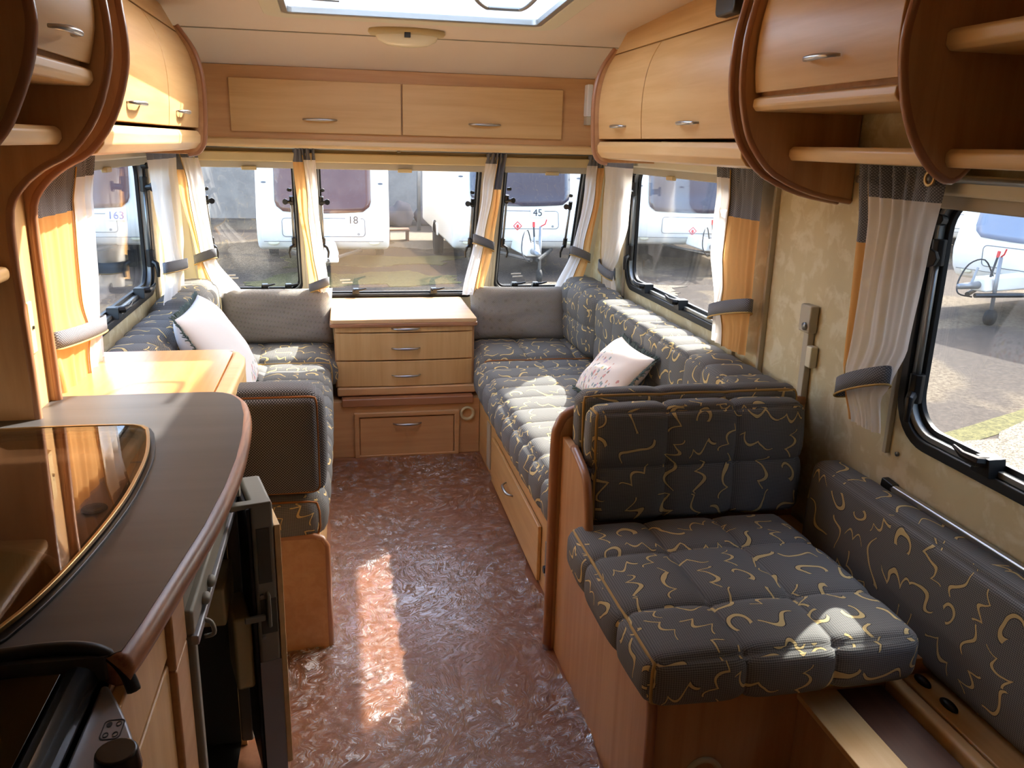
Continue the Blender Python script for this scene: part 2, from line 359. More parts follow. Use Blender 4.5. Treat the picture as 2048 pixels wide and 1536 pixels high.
# ------------------------------------------------------------------ room shell
def S(name, mb, m, **k): return tag(mb.build(name, m, None, **k), kind='structure')
XL, XR, ZC = -.81, 1.37, 2.0
S('floor', MB().box(XL, XR, -1.6, 4.75, -.04, 0), 'floor')
def wall(name, fn, s0, s1, z0, z1, holes, m='paper', th=.03):
    b = MB(); cur = s0
    rect = lambda a, c, d, e: b.prism([(a, d), (c, d), (c, e), (a, e)], fn, 0, -th)
    for (a, c, d, e, r) in sorted(holes):
        g = .015
        rect(cur, a-g, z0, z1); rect(a-g, c+g, z0, d-g); rect(a-g, c+g, e+g, z1)
        b.ring(rr(a-g, c+g, d-g, e+g, .0005), rr(a, c, d, e, r), fn, 0, -th); cur = c+g
    rect(cur, s1, z0, z1)
    return S(name, b, m)
W1 = (2.72, 3.90, .85, 1.45, .10); W2 = (.72, 1.77, .82, 1.45, .11); WLH = (2.62, 3.88, .85, 1.45, .10)
FWH = [(-.70, -.205, .72, 1.43, .05), (-.112, .708, .69, 1.43, .03), (.822, 1.26, .72, 1.43, .05)]
wall('wall_right', RW, -1.6, 4.75, 0, ZC+.05, [W1, W2])
wall('wall_left', LW, -1.6, 4.75, 0, ZC+.05, [WLH])
wall('wall_front', FW, XL, XR, 0, 1.85, FWH, 'creamw' if 'creamw' in M else 'cream')
S('wall_rear', MB().box(XL, XR, -1.63, -1.6, 0, ZC+.05), 'rz')
HX0, HX1, HY0, HY1 = -.20, .80, 2.46, 3.44
def zc(y): return ZC if y < 2.6 else (ZC-(y-2.6)*.056 if y < 3.85 else 1.93-(y-3.85)*.46)
b = MB()
xs = [XL, HX0, HX1, XR]; ys = [-1.6, HY0, HY1, 3.85, 4.3]
for i in range(3):
    for j in range(4):
        if i == 1 and j == 1: continue
        y0, y1 = ys[j], ys[j+1]
        b.add([(xs[i], y0, zc(y0)), (xs[i+1], y0, zc(y0)), (xs[i+1], y1, zc(y1)), (xs[i], y1, zc(y1)), (xs[i], y0, zc(y0)+.03), (xs[i+1], y0, zc(y0)+.03), (xs[i+1], y1, zc(y1)+.03), (xs[i], y1, zc(y1)+.03)],
              [(0, 1, 2, 3), (7, 6, 5, 4), (0, 4, 5, 1), (1, 5, 6, 2), (2, 6, 7, 3), (3, 7, 4, 0)])
S('ceiling', b, 'ceil')
S('trim_1', MB().box(-.70, 1.25, 3.846, 3.852, 1.926, 1.929), 'creamd')
# cream pelmet boards over the windows (behind the curtain poles) and vertical wall strips
S('trim_2', MB().prism([(XL, 1.43), (XR, 1.43), (XR, 1.50), (XL, 1.50)], FW, .001, .012), 'beige', bev=.003)
S('trim_3', MB().box(1.352, 1.37, 2.485, 2.50, .55, 1.47), 'creamd', bev=.002)

# ------------------------------------------------------------------ windows
def window(idx, fn, H, catches, stays, cass, inner=None, pull=None):
    a, c, d, e, r = H
    ctr = Vector(fn((a+c)/2, d, 0)); R = root('window_%d' % idx, ctr, kind='structure')
    i1 = rr(a+.016, c-.016, d+.016, e-.016, r*.88); i2 = rr(a+.030, c-.030, d+.030, e-.030, r*.80); i3 = rr(a+.042, c-.042, d+.042, e-.042, r*.72); fw = fn is FW; o0 = rr(a-.010*(not fw), c+.010*(not fw), d-.010, e+.010, r*1.08)
    if fw: i1, i2, i3 = [rr(a+t, c-t, d+t, e-t, r*.9) for t in (.009, .015, .024)]
    MB().ring(o0, i1, fn, .010, -.022).build('frame', 'rubber', R, bev=.003)
    MB().ring(i1, i2, fn, .000, -.026).build('inner_frame', 'alu', R, bev=.002)
    MB().ring(i2, i3, fn, -.018, -.032).build('seal', 'rubber', R, bev=.002)
    MB().prism(i2, fn, -.033, -.036).build('pane', 'pane', R)
    K = 1.0 if fw else 1.45
    for s in catches:
        b = MB(); z = d+.026
        b.prism([(s-.020*K, z-.008*K), (s+.020*K, z-.008*K), (s+.014*K, z+.020*K), (s-.014*K, z+.020*K)], fn, -.02, .016*K)
        b.tube([fn(s-.005, z+.012*K, .010), fn(s-.002, z+.014*K, .026*K), fn(s+.028, z+.018*K, .034*K), fn(s+.056, z+.026*K, .036*K)], [.009*K, .009*K, .006*K, .004])
        b.build('catch', 'dark', R, bev=.003)
    for (s, z0, z1, dr) in stays:
        st = MB().tube([fn(s, z0, .004), fn(s, z1, .004)], .0065).build('stay', 'alu', R, smooth=True)
        b = MB(); b.tube([fn(s, z1-.012*K, .004), fn(s, z1+.03*K, .004)], .011*K); b.tube([fn(s+dr*.004, z1, .006), fn(s-dr*.026, z1+.004, .03*K)], .009*K); b.tube([fn(s-dr*.026, z1+.004, .028*K), fn(s-dr*.030, z1+.004, .036*K)], .015*K); b.tube([fn(s, z1+.06*K, .004), fn(s-dr*.012, z1+.062*K, .02*K)], .009*K)
        b.build('knob', 'dark', R, bev=.002)
        b = MB(); b.tube([fn(s, z0+.02*K, .004), fn(s, z0-.03*K, .004)], .012*K); b.tube([fn(s, z0-.02, .01), fn(s-dr*.018, z0-.03, .03), fn(s-dr*.026, z0-.055, .036), fn(s-dr*.022, z0-.085, .034)], [.009*K, .008*K, .006*K, .005*K])
        b.build('catch', 'dark', R, bev=.002)
    ca, cc = cass
    MB().prism([(ca, e-.035), (cc, e-.035), (cc, e+.010), (ca, e+.010)], fn, .002, .048).build('blind_cassette', 'beige' if fn is FW else 'cream', R, bev=.008)
    MB().prism([(ca+.01, e-.066), (cc-.01, e-.066), (cc-.01, e-.034), (ca+.01, e-.034)], fn, .002, .020).build('blind_rail', 'creamd', R, bev=.004)
    ps = (ca+cc)/2 if pull is None else pull
    MB().prism([(ps-.035, e-.076), (ps+.035, e-.076), (ps+.035, e-.058), (ps-.035, e-.058)], fn, .012, .032).build('blind_pull', 'beige', R, bev=.004)
    for s in (a-.032, c+.018):
        MB().prism([(s, d-.06), (s+.014, d-.06), (s+.014, e-.03), (s, e-.03)], fn, .001, .014).build('blind_track', 'creamd', R, bev=.002)
    # tiny etched maker's marking on the acrylic
    if fn is FW:
        for k in range(2):
            MB().prism([(a+.10+.01*k, d+.085-.016*k), (a+.155+.012*k, d+.087-.016*k), (a+.155+.012*k, d+.094-.016*k), (a+.10+.01*k, d+.092-.016*k)], fn, -.0325, -.0315).build('etched_mark', 'sticker', R)
    return R
window(1, FW, FWH[0], (-.40, -.28), ((-.235, 1.00, 1.20, 1), (-.635, 1.00, 1.20, -1)), (-.78, -.20), pull=-.42)
window(2, FW, FWH[1], (.07, .49), ((-.09, 1.0, 1.2, -1), (.672, 1.00, 1.20, 1)), (-.16, .80))
window(3, FW, FWH[2], (.94, 1.06), ((.85, 1.00, 1.22, -1), (1.195, 1.00, 1.19, 1)), (.815, 1.34), pull=1.07)
window(4, RW, W1, (3.60, 3.20), ((3.862, 1.02, 1.30, 1), (2.76, 1.0, 1.3, -1)), (2.66, 3.96), pull=3.36)
window(5, RW, W2, (1.46, 1.0), ((1.725, .96, 1.27, 1),), (.66, 1.80))
window(6, LW, WLH, (3.60, 3.18), ((3.84, 1.0, 1.29, 1), (2.66, 1.0, 1.3, -1)), (2.56, 3.92), pull=3.2)

# roof light
R = root('window_7', ((HX0+HX1)/2, (HY0+HY1)/2, 1.96), kind='structure')
def CL(x, y, n): return (x, y, zc(y)-n)
MB().ring(rr(HX0-.055, HX1+.055, HY0-.055, HY1+.055, .07), rr(HX0+.012, HX1-.012, HY0+.012, HY1-.012, .03), CL, 0, .012).build('frame', 'cream', R, bev=.004)
MB().ring(rr(HX0, HX1, HY0, HY1, .03), rr(HX0+.012, HX1-.012, HY0+.012, HY1-.012, .03), CL, .0, -.10).build('upstand', 'white', R)
MB().ring(rr(HX0+.012, HX1-.012, HY0+.012, HY1-.012, .03), rr(HX0+.034, HX1-.034, HY0+.034, HY1-.034, .02), CL, .010, -.012).build('inner_frame', 'alu', R, bev=.003)
def dome(u, v):
    x = HX0-.02+(HX1-HX0+.04)*u; y = HY0-.02+(HY1-HY0+.04)*v
    return (x, y, zc(y)+.09+.10*(1-(2*u-1)**4)*(1-(2*v-1)**4))
MB().grid(dome, [i/16 for i in range(17)], [i/16 for i in range(17)]).build('dome', 'dome', R, smooth=True)
MB().tube(smoothpts([(.40, 2.75, 1.99), (.46, 2.97, 1.965), (.515, 3.11, 1.96), (.54, 3.13, 1.96), (.62, 3.13, 1.96), (.65, 3.11, 1.96), (.655, 2.97, 1.965), (.66, 2.75, 1.99)], 5), .008).build('handle', 'alu', R, smooth=True)
MB().tube([(-.13, 3.33, 1.985), (.02, 3.345, 1.985)], .005).build('catch', 'alu', R, smooth=True)
BX('catch', 'dark', R, .775, .790, 3.13, 3.17, 1.965, 1.985)

# ------------------------------------------------------------------ lamps on ceiling and in corners
R = root('ceiling_lamp', (.29, 3.68, 1.90), 'oval frosted ceiling lamp between the roof light and the front lockers', 'lamp')
def ov(x, y, h): return (.29+x, 3.69+y*.42, zc(3.69+y*.42)-h)
MB().lathe([(0, 0), (.155, 0), (.158, .012), (.150, .022), (.128, .024)], ov, 32).build('rim', 'beige', R, smooth=True)
MB().lathe([(.128, .024), (.118, .042), (.085, .058), (.04, .064), (0, .065)], ov, 32).build('lamp_shade', 'lens', R, smooth=True)
BX('switch', 'dark', R, .275, .300, 3.625, 3.640, 1.905, 1.925)
for x, lab in ((-.60, 'slim white corner lamp at the left end of the front lockers'), (1.17, 'slim white corner lamp at the right end of the front lockers')):
    R = root('corner_lamp', (x, 4.08, 1.6), lab, 'lamp', 'slim corner lamps'); BX('lamp_body', 'white', R, x, x+.028, 4.045, 4.10, 1.64, 1.785, bev=.005); BX('base', 'creamd', R, x+.003, x+.025, 4.05, 4.10, 1.60, 1.64, bev=.003)

# ------------------------------------------------------------------ curtains
def curtain(name, fn, levels, n0, folds, zone, tie, label, group, head=.065, head2=.19, flip=0, amp=.0065, pole=None):
    """levels: (z,s0,s1) top to bottom; zone: u-interval that is orange lining (rest voile); tie: z of the tieback"""
    z0, z1 = levels[0][0], levels[-1][0]
    def ends(z):
        for (za, a0, a1), (zb, b0, b1) in zip(levels, levels[1:]):
            if z <= za+1e-6 and z >= zb-1e-6:
                t = (za-z)/(za-zb); t = t*t*(3-2*t)*.5+t*.5
                return a0+(b0-a0)*t, a1+(b1-a1)*t
        return levels[-1][1:]
    rs = random.Random(int(abs(n0*1000+z0*77+levels[0][1]*991)))
    ph = rs.random()*6; a2 = rs.random()*.5
    def P(u, z, off=0):
        a, c = ends(z); w = c-a; tq = (z0-z)/(z0-z1)
        tz = math.exp(-((z-tie)/.05)**2)
        A = amp*(1-.72*tz)
        s = a+w*u + .004*sin(9*u+z*11+ph)
        depth = A*sin(2*pi*folds*u+ph+a2*z)*(.8+.4*sin(3*z+5*u)) + .010*sin(pi*u)*(1+tz*1.4)
        depth += .3*A*sin(2*pi*folds*1.7*u+ph*2)*min(1, tq*3) + .022*max(0, 1-tq*5)*abs(sin(pi*folds*1.2*u))
        return fn(s, z, n0+depth+off)
    R = root(name, Vector(fn((levels[-1][1]+levels[-1][2])/2, z1, n0)), label, 'curtain', group)
    nu = 72; us = [i/nu for i in range(nu+1)]
    zs = sorted(set([z0, z0-head, z0-head2, z1]+[z0+(z1-z0)*i/34 for i in range(35)]), reverse=True)
    parts = {'header': MB(), 'voile': MB(), 'lining': MB()}
    for i in range(nu):
        for j in range(len(zs)-1):
            um = (us[i]+us[i+1])/2; zm = (zs[j]+zs[j+1])/2; ora = zone[0] <= um <= zone[1]
            k = 'header' if zm > z0-(head2 if ora else head) else ('lining' if ora else 'voile')
            parts[k].add([P(us[i], zs[j]), P(us[i+1], zs[j]), P(us[i+1], zs[j+1]), P(us[i], zs[j+1])], [(0, 1, 2, 3)])
    for k, m in (('header', 'tie'), ('voile', 'voile'), ('lining', 'orange')):
        if parts[k].v: parts[k].build(k, m, R, smooth=True, weld=True, uv=(k == 'header'), fix=False)
    # gold seam where the linings meet
    for ue in zone:
        if .02 < ue < .98: MB().tube([P(ue, z, .003) for z in zs[2:]], .0022, 5).build('seam', 'gold', R, smooth=True)
    # tieback: slanting band round the gathered cloth
    a, c = ends(tie); cx = (a+c)/2; hw = (c-a)/2+.008; sl = (-flip if flip else .018)
    def T(t, h): return fn(cx+hw*cos(t), tie+h+sl*cos(t)+.006*sin(t), n0+.006+.036*sin(t))
    ts = [2*pi*i/32 for i in range(33)]
    MB().grid(lambda t, h: T(t, h), ts, [-.022, 0, .022]).build('tieback', 'tie', R, smooth=True, uv=True, weld=True, sol=.004)
    MB().tube([T(t, -.024) for t in ts[:-1]], .0028, 6, True).build('piping', 'gold', R, smooth=True)
    if pole:
        ps, pz, pn = pole
        MB().ring(rr(ps-.018, ps+.018, pz-.018, pz+.018, .0179), rr(ps-.011, ps+.011, pz-.011, pz+.011, .0109), fn, pn, pn+.004).build('eyelet', 'brass', R, smooth=True)
    return R
g = 'voile curtains with orange linings'
curtain('curtain', RW, [(1.475, 2.50, 2.82), (1.15, 2.50, 2.84), (.985, 2.49, 2.775), (.84, 2.50, 2.76)], .06, 6, (0, .58), .975, 'tied curtain with broad orange lining beside the mottled wall panel, over the right sofa end', g, flip=.04)
curtain('curtain', RW, [(1.475, 3.70, 4.10), (1.15, 3.73, 4.12), (.99, 3.83, 4.10), (.915, 3.90, 4.07), (.83, 3.84, 4.04)], .07, 4, (.9, 1), .915, 'short white curtain in the front right corner at the far side of the right window', g, pole=(3.75, 1.462, .09))
curtain('curtain', RW, [(1.475, 1.635, 1.945), (1.29, 1.664, 1.93), (1.06, 1.675, 1.925), (.965, 1.715, 1.92), (.92, 1.745, 1.90), (.835, 1.73, 1.855)], .08, 6, (.86, 1), .945, 'large tied white curtain at the dinette window, nearest on the right', g, flip=.045, head=.075, pole=(1.66, 1.452, .105))
curtain('curtain', LW, [(1.45, 2.24, 2.76), (1.30, 2.24, 2.73), (1.15, 2.24, 2.70), (.985, 2.24, 2.67), (.84, 2.27, 2.66)], .09, 6, (0, .5), .975, 'big orange and white curtain beside the tall left partition', g, flip=.022, head2=.15)
curtain('curtain', LW, [(1.475, 3.50, 4.06), (1.25, 3.55, 4.12), (1.05, 3.66, 4.12), (.96, 3.68, 4.09), (.84, 3.55, 4.04)], .09, 4, (2, 2), .955, 'plain white curtain at the far side of the left window', g, pole=(3.56, 1.462, .115), flip=.02)
def FV(s, z, n): return (s, 4.24-n+max(0, 1.2-z)*.12, z)
curtain('curtain', FV, head2=.12, levels=[(1.472, -.765, -.65), (1.28, -.735, -.625), (.97, -.695, -.60), (.93, -.69, -.60), (.74, -.68, -.48)], n0=.0, folds=4, zone=(0, .34), tie=.945, label='gathered curtain at the left end of the front windows', group=g)
curtain('curtain', FV, [(1.472, -.212, -.115), (1.17, -.20, -.098), (.95, -.175, -.085), (.80, -.158, -.072), (.74, -.15, -.06)], .0, 4, (0, .45), .80, 'gathered curtain left of the middle front window, tied low behind the cushion', g, head2=.075)
curtain('curtain', FV, [(1.472, .725, .82), (1.27, .70, .80), (1.02, .668, .765), (.74, .61, .72)], .0, 4, (.52, 1), 1.015, 'gathered curtain right of the middle front window, tied at half height', g, flip=.022)
curtain('curtain', FV, [(1.472, 1.25, 1.335), (1.28, 1.235, 1.325), (.97, 1.19, 1.285), (.74, 1.10, 1.24)], .0, 4, (.6, 1), .955, 'gathered curtain at the right end of the front windows', g, flip=.022, head2=.075)
for fn, p0, p1, brs, lab in ((RW, 2.50, 4.08, (3.1,), 'grey curtain pole over the right lounge window'), (RW, .4, 1.90, (.9,), 'grey curtain pole over the dinette window'), (LW, 2.2, 4.05, (3.0,), 'grey curtain pole over the left window')):
    z = 1.462 if fn != RW or p0 > 1 else 1.452; n = .088
    R = root('curtain_pole', Vector(fn((p0+p1)/2, z, n)), lab, 'curtain pole', 'grey curtain poles')
    MB().tube([fn(p0, z, n), fn(p1, z, n)], .007, 10).build('pole', 'alu', R, smooth=True)
    for s in brs: MB().prism([(s-.008, z-.012), (s+.008, z-.012), (s+.008, z+.03), (s-.008, z+.03)], fn, .03, n+.01).build('bracket', 'alu', R, bev=.002)
R = root('curtain_pole', (.29, 4.22, 1.462), 'long grey curtain pole across all front windows', 'curtain pole', 'grey curtain poles')
MB().tube([(-.74, 4.225, 1.462), (1.32, 4.225, 1.462)], .007, 10).build('pole', 'alu', R, smooth=True); BX('bracket', 'alu', R, .28, .295, 4.21, 4.26, 1.45, 1.485)

# ------------------------------------------------------------------ overhead lockers
# front locker
R = root('overhead_locker', (.28, 4.15, 1.45), 'long front overhead locker with two wide flap doors above the front windows', 'locker')
BX('carcass', 'rx', R, XL+.01, XR-.01, 4.10, 4.155, 1.49, 1.812)
MB().prism([(4.085, 1.462), (4.078, 1.475), (4.082, 1.497), (4.10, 1.503), (4.23, 1.503), (4.23, 1.462)], YZ, XL+.01, XR-.01).build('bottom_rail', 'pz' if 0 else 'px', R, bev=.004)
for x0, x1, hx in ((-.468, .291, -.077), (.297, 1.062, .683)):
    d = BX('door', 'wx', R, x0, x1, 4.082, 4.099, 1.530, 1.757, bev=.004); handle(d, (hx, 4.082, 1.588), (1, 0, 0), (0, -1, 0))
def mir(P, s): return [((1.37-(x-0)) if 0 else x, z) for x, z in P]
# lounge lockers left and right (curved doors), profile in "depth from wall" d and z
DP = [(.300, 1.532), (.306, 1.60), (.306, 1.68), (.297, 1.75), (.278, 1.81), (.248, 1.862)]
def lounge(fn, y0, y1, ymid, hs, lab, inner_end):
    f = lambda d, z, s: fn(s, z, d)
    R = root('overhead_locker', Vector(fn((y0+y1)/2, 1.46, .15)), lab, 'locker')
    P = smoothpts(DP, 3)
    MB().prism(P+[(.20, 1.9), (.02, 1.9), (.02, 1.53)], lambda d, z, s: fn(s, z, d-.014), y0, y1).build('carcass', 'wy', R, bev=.002)
    MB().prism([(.248, 1.866), (.184, 1.985), (.16, 1.985), (.22, 1.866)], f, y0, y1+.02 if 0 else y1).build('upper_panel', 'wy', R, bev=.002)
    MB().prism([(.295, 1.522), (.306, 1.505), (.304, 1.480), (.285, 1.458), (.25, 1.452), (.02, 1.452), (.02, 1.522)], f, y0, y1).build('bottom_rail', 'py', R, bev=.004)
    for (a, c), hy in zip(((y0, ymid-.002), (ymid+.002, y1)), hs):
        dr = MB().prism(band(P, .014), lambda d, z, s: fn(s, z, d), a+.002, c-.002).build('door', 'wy', R, bev=.0025)
        nrm = Vector(fn(0, 0, 1))-Vector(fn(0, 0, 0)); handle(dr, fn(hy, 1.578, .304), (0, 1, 0), nrm)
    EP = smoothpts([(.245, 1.885), (.262, 1.862), (.296, 1.81), (.316, 1.75), (.324, 1.68), (.323, 1.60), (.319, 1.53), (.312, 1.48), (.29, 1.446), (.255, 1.437)], 3)
    MB().prism(EP+[(.02, 1.437), (.02, 1.885)], f, y1, y1+.022).build('end_panel', 'ry', R, bev=.003)
    MB().tube([f(d, z, y1+.011) for d, z in EP], .012, 8).build('edging', 'lip', R, smooth=True)
    return R
lounge(RW, 2.17, 3.50, 2.98, (2.545, 3.22), 'curved twin-door locker above the right lounge window', 1)
Rl = lounge(LW, 2.06, 3.44, 2.86, (2.38, 3.05), 'curved twin-door locker above the left lounge window', 1)
# kitchen / dinette lockers with open shelf and scrolled dividers
def locker2(fn, prof, ys_, doorP, lab, shelf_d, hy, side, dspan, uz=1.62):
    f = lambda d, z, s: fn(s, z, d)
    R = root('overhead_locker', Vector(fn(1.6, 1.40, .2)), lab, 'locker')
    for k, (y0, y1, PP, tail) in enumerate(ys_):
        EP = smoothpts(PP, 3)
        MB().prism(EP+tail, f, y0, y1).build('end_panel' if k != 1 else 'divider', 'rz', R, bev=.003)
        MB().tube([f(d, z, (y0+y1)/2) for d, z in EP], (y1-y0)/2+.0015, 8).build('edging', 'lip', R, smooth=True)
    a, c = dspan
    dr = MB().prism(band(smoothpts(doorP, 3), .016), f, a+.004, c-.004).build('door', 'wy', R, bev=.003)
    nrm = Vector(fn(0, 0, 1))-Vector(fn(0, 0, 0)); handle(dr, fn(hy, 1.699 if side > 0 else 1.667, doorP[1][0]+.004), (0, 1, 0), nrm, L=.065)
    b = MB(); b.prism([(.02, uz+.012), (doorP[0][0]-.02, uz+.012), (doorP[0][0]-.02, 1.985), (.02, 1.985)], f, a, c); b.build('carcass', 'rz', R)
    MB().prism([(.02, uz-.024), (doorP[0][0]-.006, uz-.024), (doorP[0][0]+.004, uz-.012), (doorP[0][0]+.002, uz+.006), (doorP[0][0]-.015, uz+.012), (.02, uz+.012)], f, a, c).build('rail', 'py', R, bev=.004)
    MB().prism([(.02, 1.478), (shelf_d-.008, 1.478), (shelf_d, 1.490), (shelf_d, 1.505), (shelf_d-.01, 1.514), (.02, 1.514)], f, .5 if side > 0 else ys_[-1][0]-.5, c).build('shelf', 'py', R, bev=.004)
    return R, f
PR = [(1.37-x, z) for x, z in ((1.045, 1.97), (1.035, 1.87), (1.015, 1.77), (1.014, 1.65), (1.038, 1.55), (1.074, 1.49), (1.131, 1.438), (1.241, 1.394), (1.361, 1.372))]
PR2 = [(1.37-x, z) for x, z in ((1.10, 1.97), (1.075, 1.85), (1.058, 1.776), (1.048, 1.706), (1.060, 1.62), (1.088, 1.547), (1.121, 1.50), (1.157, 1.467), (1.193, 1.455), (1.222, 1.479))]
R, f = locker2(RW, None, [(2.145, 2.163, PR, [(.004, 1.97)]), (1.495, 1.513, PR2, [(.004, 1.479), (.004, 1.97)]), (2.10, 2.118, [(d-.008, z+.004) for d, z in PR], [(.004, 1.97)])],
    [(.318, 1.642), (.326, 1.70), (.324, 1.78), (.31, 1.86), (.285, 1.97)], 'dinette overhead locker with a door, open shelf and scrolled end panels', .205, 1.77, 1, (1.513, 2.10), 1.622)
MB().prism([(.02, 1.690), (.235, 1.690), (.245, 1.700), (.245, 1.722), (.235, 1.730), (.02, 1.730)], f, .6, 1.495).build('shelf', 'py', R, bev=.004)
MB().prism([(.004, 1.73), (.03, 1.73), (.03, 1.97), (.004, 1.97)], f, .6, 1.495).build('back_panel', 'rz', R)
PLT = [(-.455, 1.97), (-.450, 1.85), (-.448, 1.774), (-.442, 1.695), (-.449, 1.625), (-.481, 1.536), (-.534, 1.466), (-.589, 1.433), (-.634, 1.395), (-.662, 1.346), (-.667, 1.248), (-.665, 1.135), (-.663, 1.01), (-.662, .855)]
PL = [(x+.81, z) for x, z in PLT]
PL2 = [(x+.81, z) for x, z in ((-.445, 1.97), (-.425, 1.78), (-.413, 1.674), (-.413, 1.636), (-.424, 1.59), (-.444, 1.543), (-.467, 1.502), (-.51, 1.465), (-.60, 1.45))]
R, f = locker2(LW, None, [(2.035, 2.053, PL, [(.004, .855), (.004, 1.97)]), (1.345, 1.363, PL2, [(.004, 1.45), (.004, 1.97)]), (1.892, 1.910, [(d+.001, z+.002) for d, z in PL], [(.004, .855), (.004, 1.97)])],
    [(.335, 1.632), (.352, 1.70), (.352, 1.78), (.342, 1.86), (.32, 1.97)], 'kitchen overhead locker with open shelf and S-curved sides, upper left', .268, 1.64, -1, (1.363, 1.892), 1.615)
MB().prism(band(smoothpts([(.335, 1.632), (.352, 1.70), (.352, 1.78), (.342, 1.86), (.32, 1.97)], 3), .016), f, .55, 1.340).build('door', 'wy', R, bev=.003)
MB().prism([(.02, 1.591), (.33, 1.591), (.339, 1.603), (.337, 1.621), (.32, 1.627), (.02, 1.627)], f, .55, 1.344).build('rail', 'py', R, bev=.004)
R2 = root('tall_partition', (-.70, 1.97, .86), 'lit narrow wooden column between the S-curved partition panels', 'partition')
MB().box(XL+.004, -.676, 1.911, 2.034, .856, 1.40).build('column', 'wz', R2, bev=.002)
MB().prism([(.14, 1.38), (.18, 1.432), (.25, 1.465), (.31, 1.55), (.325, 1.62), (.325, 1.95), (.02, 1.95), (.02, 1.38)], f, 1.911, 2.034).build('filler', 'ry', R2)
BX('switch_plate', 'stool', R2, -.677, -.670, 1.955, 1.985, 1.03, 1.145, bev=.003); MB().tube([(-.671, 1.970, 1.088), (-.667, 1.970, 1.088)], .004).build('switch', 'dark', R2)
o = MB().box(XL+.004, -.67, 1.25, 1.891, 1.205, 1.235).build('wall_shelf', 'py', None, bev=.012, seg=4); tag(o, 'small rounded wooden shelf edge on the kitchen side of the left partition', 'shelf')

# ------------------------------------------------------------------ front chest of drawers and the plinth below
R = root('chest_of_drawers', (.292, 4.25, .30), 'beech chest of three drawers under the middle front window', 'chest of drawers')
BX('carcass', 'rz', R, -.046, .630, 3.985, 4.53, .345, .660)
tp = MB().prism(rr(-.062, .640, 3.955, 4.555, .02, 4), XY, .664, .684).build('top', 'ptop', R, bev=.005)
MB().prism(rr(-.066, .644, 3.950, 4.555, .02, 4), XY, .646, .666).build('top_edging', 'lip', R, bev=.006)
for z0, z1, hz in ((.619, .645, .638), (.481, .614, .541), (.350, .475, .405)):
    P = [(-.040+.66*i/12, 3.975-.014*(1-(i/6-1)**2)) for i in range(13)]
    dr = MB().prism(P+[(.62, 3.990), (-.04, 3.990)], XY, z0, z1).build('drawer', 'wz', R, bev=.003); handle(dr, (.292, 3.960, hz), (1, 0, 0), (0, -1, 0), L=.068)
BX('base_moulding', 'rx', R, -.040, .636, 3.955, 4.53, .306, .347, bev=.008)
R = root('plinth_locker', (.29, 3.93, 0), 'low plinth with a drop-down door and round vent below the chest of drawers', 'cabinet')
BX('carcass', 'rx', R, -.088, .653, 3.93, 4.5, .0, .285)
BX('slide_rail', 'lip', R, -.02, .62, 3.915, 4.5, .262, .302, bev=.006)
MB().ring([(.035, .0), (.55, .0), (.55, .231), (.035, .231)], [(.059, .012), (.525, .012), (.525, .208), (.059, .208)], XZ, 3.912, 3.932).build('frame', 'rx', R, bev=.005)
d = BX('door', 'rx', R, .063, .521, 3.918, 3.931, .010, .203, bev=.003); handle(d, (.292, 3.918, .171), (1, 0, 0), (0, -1, 0), L=.068)
MB().lathe([(.036, 0), (.038, .010), (.030, .014), (.024, .008), (.022, -.01), (.0, -.01)], lambda x, y, h: (.591+x, 3.929-h, .208+y), 24).build('vent', 'beige', R, smooth=True)

# ------------------------------------------------------------------ sofa bases, partition, dinette
R = root('sofa_base', (.98, 3.1, 0), 'wooden base under the right sofa with a long low door', 'cabinet')
BX('carcass', 'wy', R, .655, 1.365, 2.235, 4.50, 0, .335)
d = BX('door', 'wy', R, .640, .654, 2.575, 3.50, .018, .228, bev=.004); handle(d, (.640, 3.08, .155), (0, 1, 0), (-1, 0, 0), L=.07)
BX('vent', 'creamd', R, .648, .655, 3.60, 3.68, .03, .25, bev=.002); BX('switch_plate', 'alu', R, .648, .655, 2.36, 2.50, .08, .21, bev=.002)
MB().tube([(.650, 2.425, .145), (.625, 2.425, .145)], [.018, .013]).build('knob', 'dark', R, smooth=True, bev=.001)
R = root('sofa_base', (-.44, 3.4, 0), 'wooden base under the left sofa, its end panel facing the kitchen', 'cabinet')
BX('carcass', 'wy', R, XL+.005, -.090, 2.335, 4.50, 0, .335)
MB().prism(rr(-.60, -.072, -.03, .372, .03), XZ, 2.305, 2.332).build('end_panel', 'ry', R, bev=.003)
P = [(-.30, .372), (-.11, .372), (-.085, .362), (-.073, .34), (-.072, .0)]
MB().tube([(x, 2.318, z) for x, z in P], .0135, 8).build('edging', 'lip', R, smooth=True)
BX('cabinet_foot', 'rz', R, -.115, -.074, 2.332, 2.39, 0, .33)

R = root('partition_panel', (.98, 2.2, 0), 'low reddish wooden partition with rounded edging between the lounge and the dinette', 'partition')
PP = smoothpts([(.589, 0), (.589, .35), (.589, .66), (.597, .725), (.625, .765), (.70, .782), (.85, .792), (1.05, .795), (1.20, .790), (1.362, .775)], 3)
MB().prism(PP+[(1.362, 0)], XZ, 2.188, 2.212).build('panel', 'rz', R, bev=.002)
MB().tube([(x, 2.2, z) for x, z in PP], .015, 10).build('edging', 'lip', R, smooth=True)
R = root('dinette_base', (.9, 1.8, 0), 'wooden dinette seat box with a wing-shaped aisle side beneath the near patterned seat', 'cabinet')
WP = smoothpts([(1.420, 0), (1.420, .30), (1.428, .37), (1.46, .408), (1.60, .425), (1.80, .44), (1.885, .462), (1.925, .52), (1.945, .60), (1.975, .655), (2.04, .68), (2.10, .695)], 3)
MB().prism(WP+[(2.187, .70), (2.187, 0)], YZ, .606, .628).build('side_panel', 'rz', R, bev=.002)
MB().tube([(.617, y, z) for y, z in WP], .0125, 8).build('edging', 'lip', R, smooth=True)
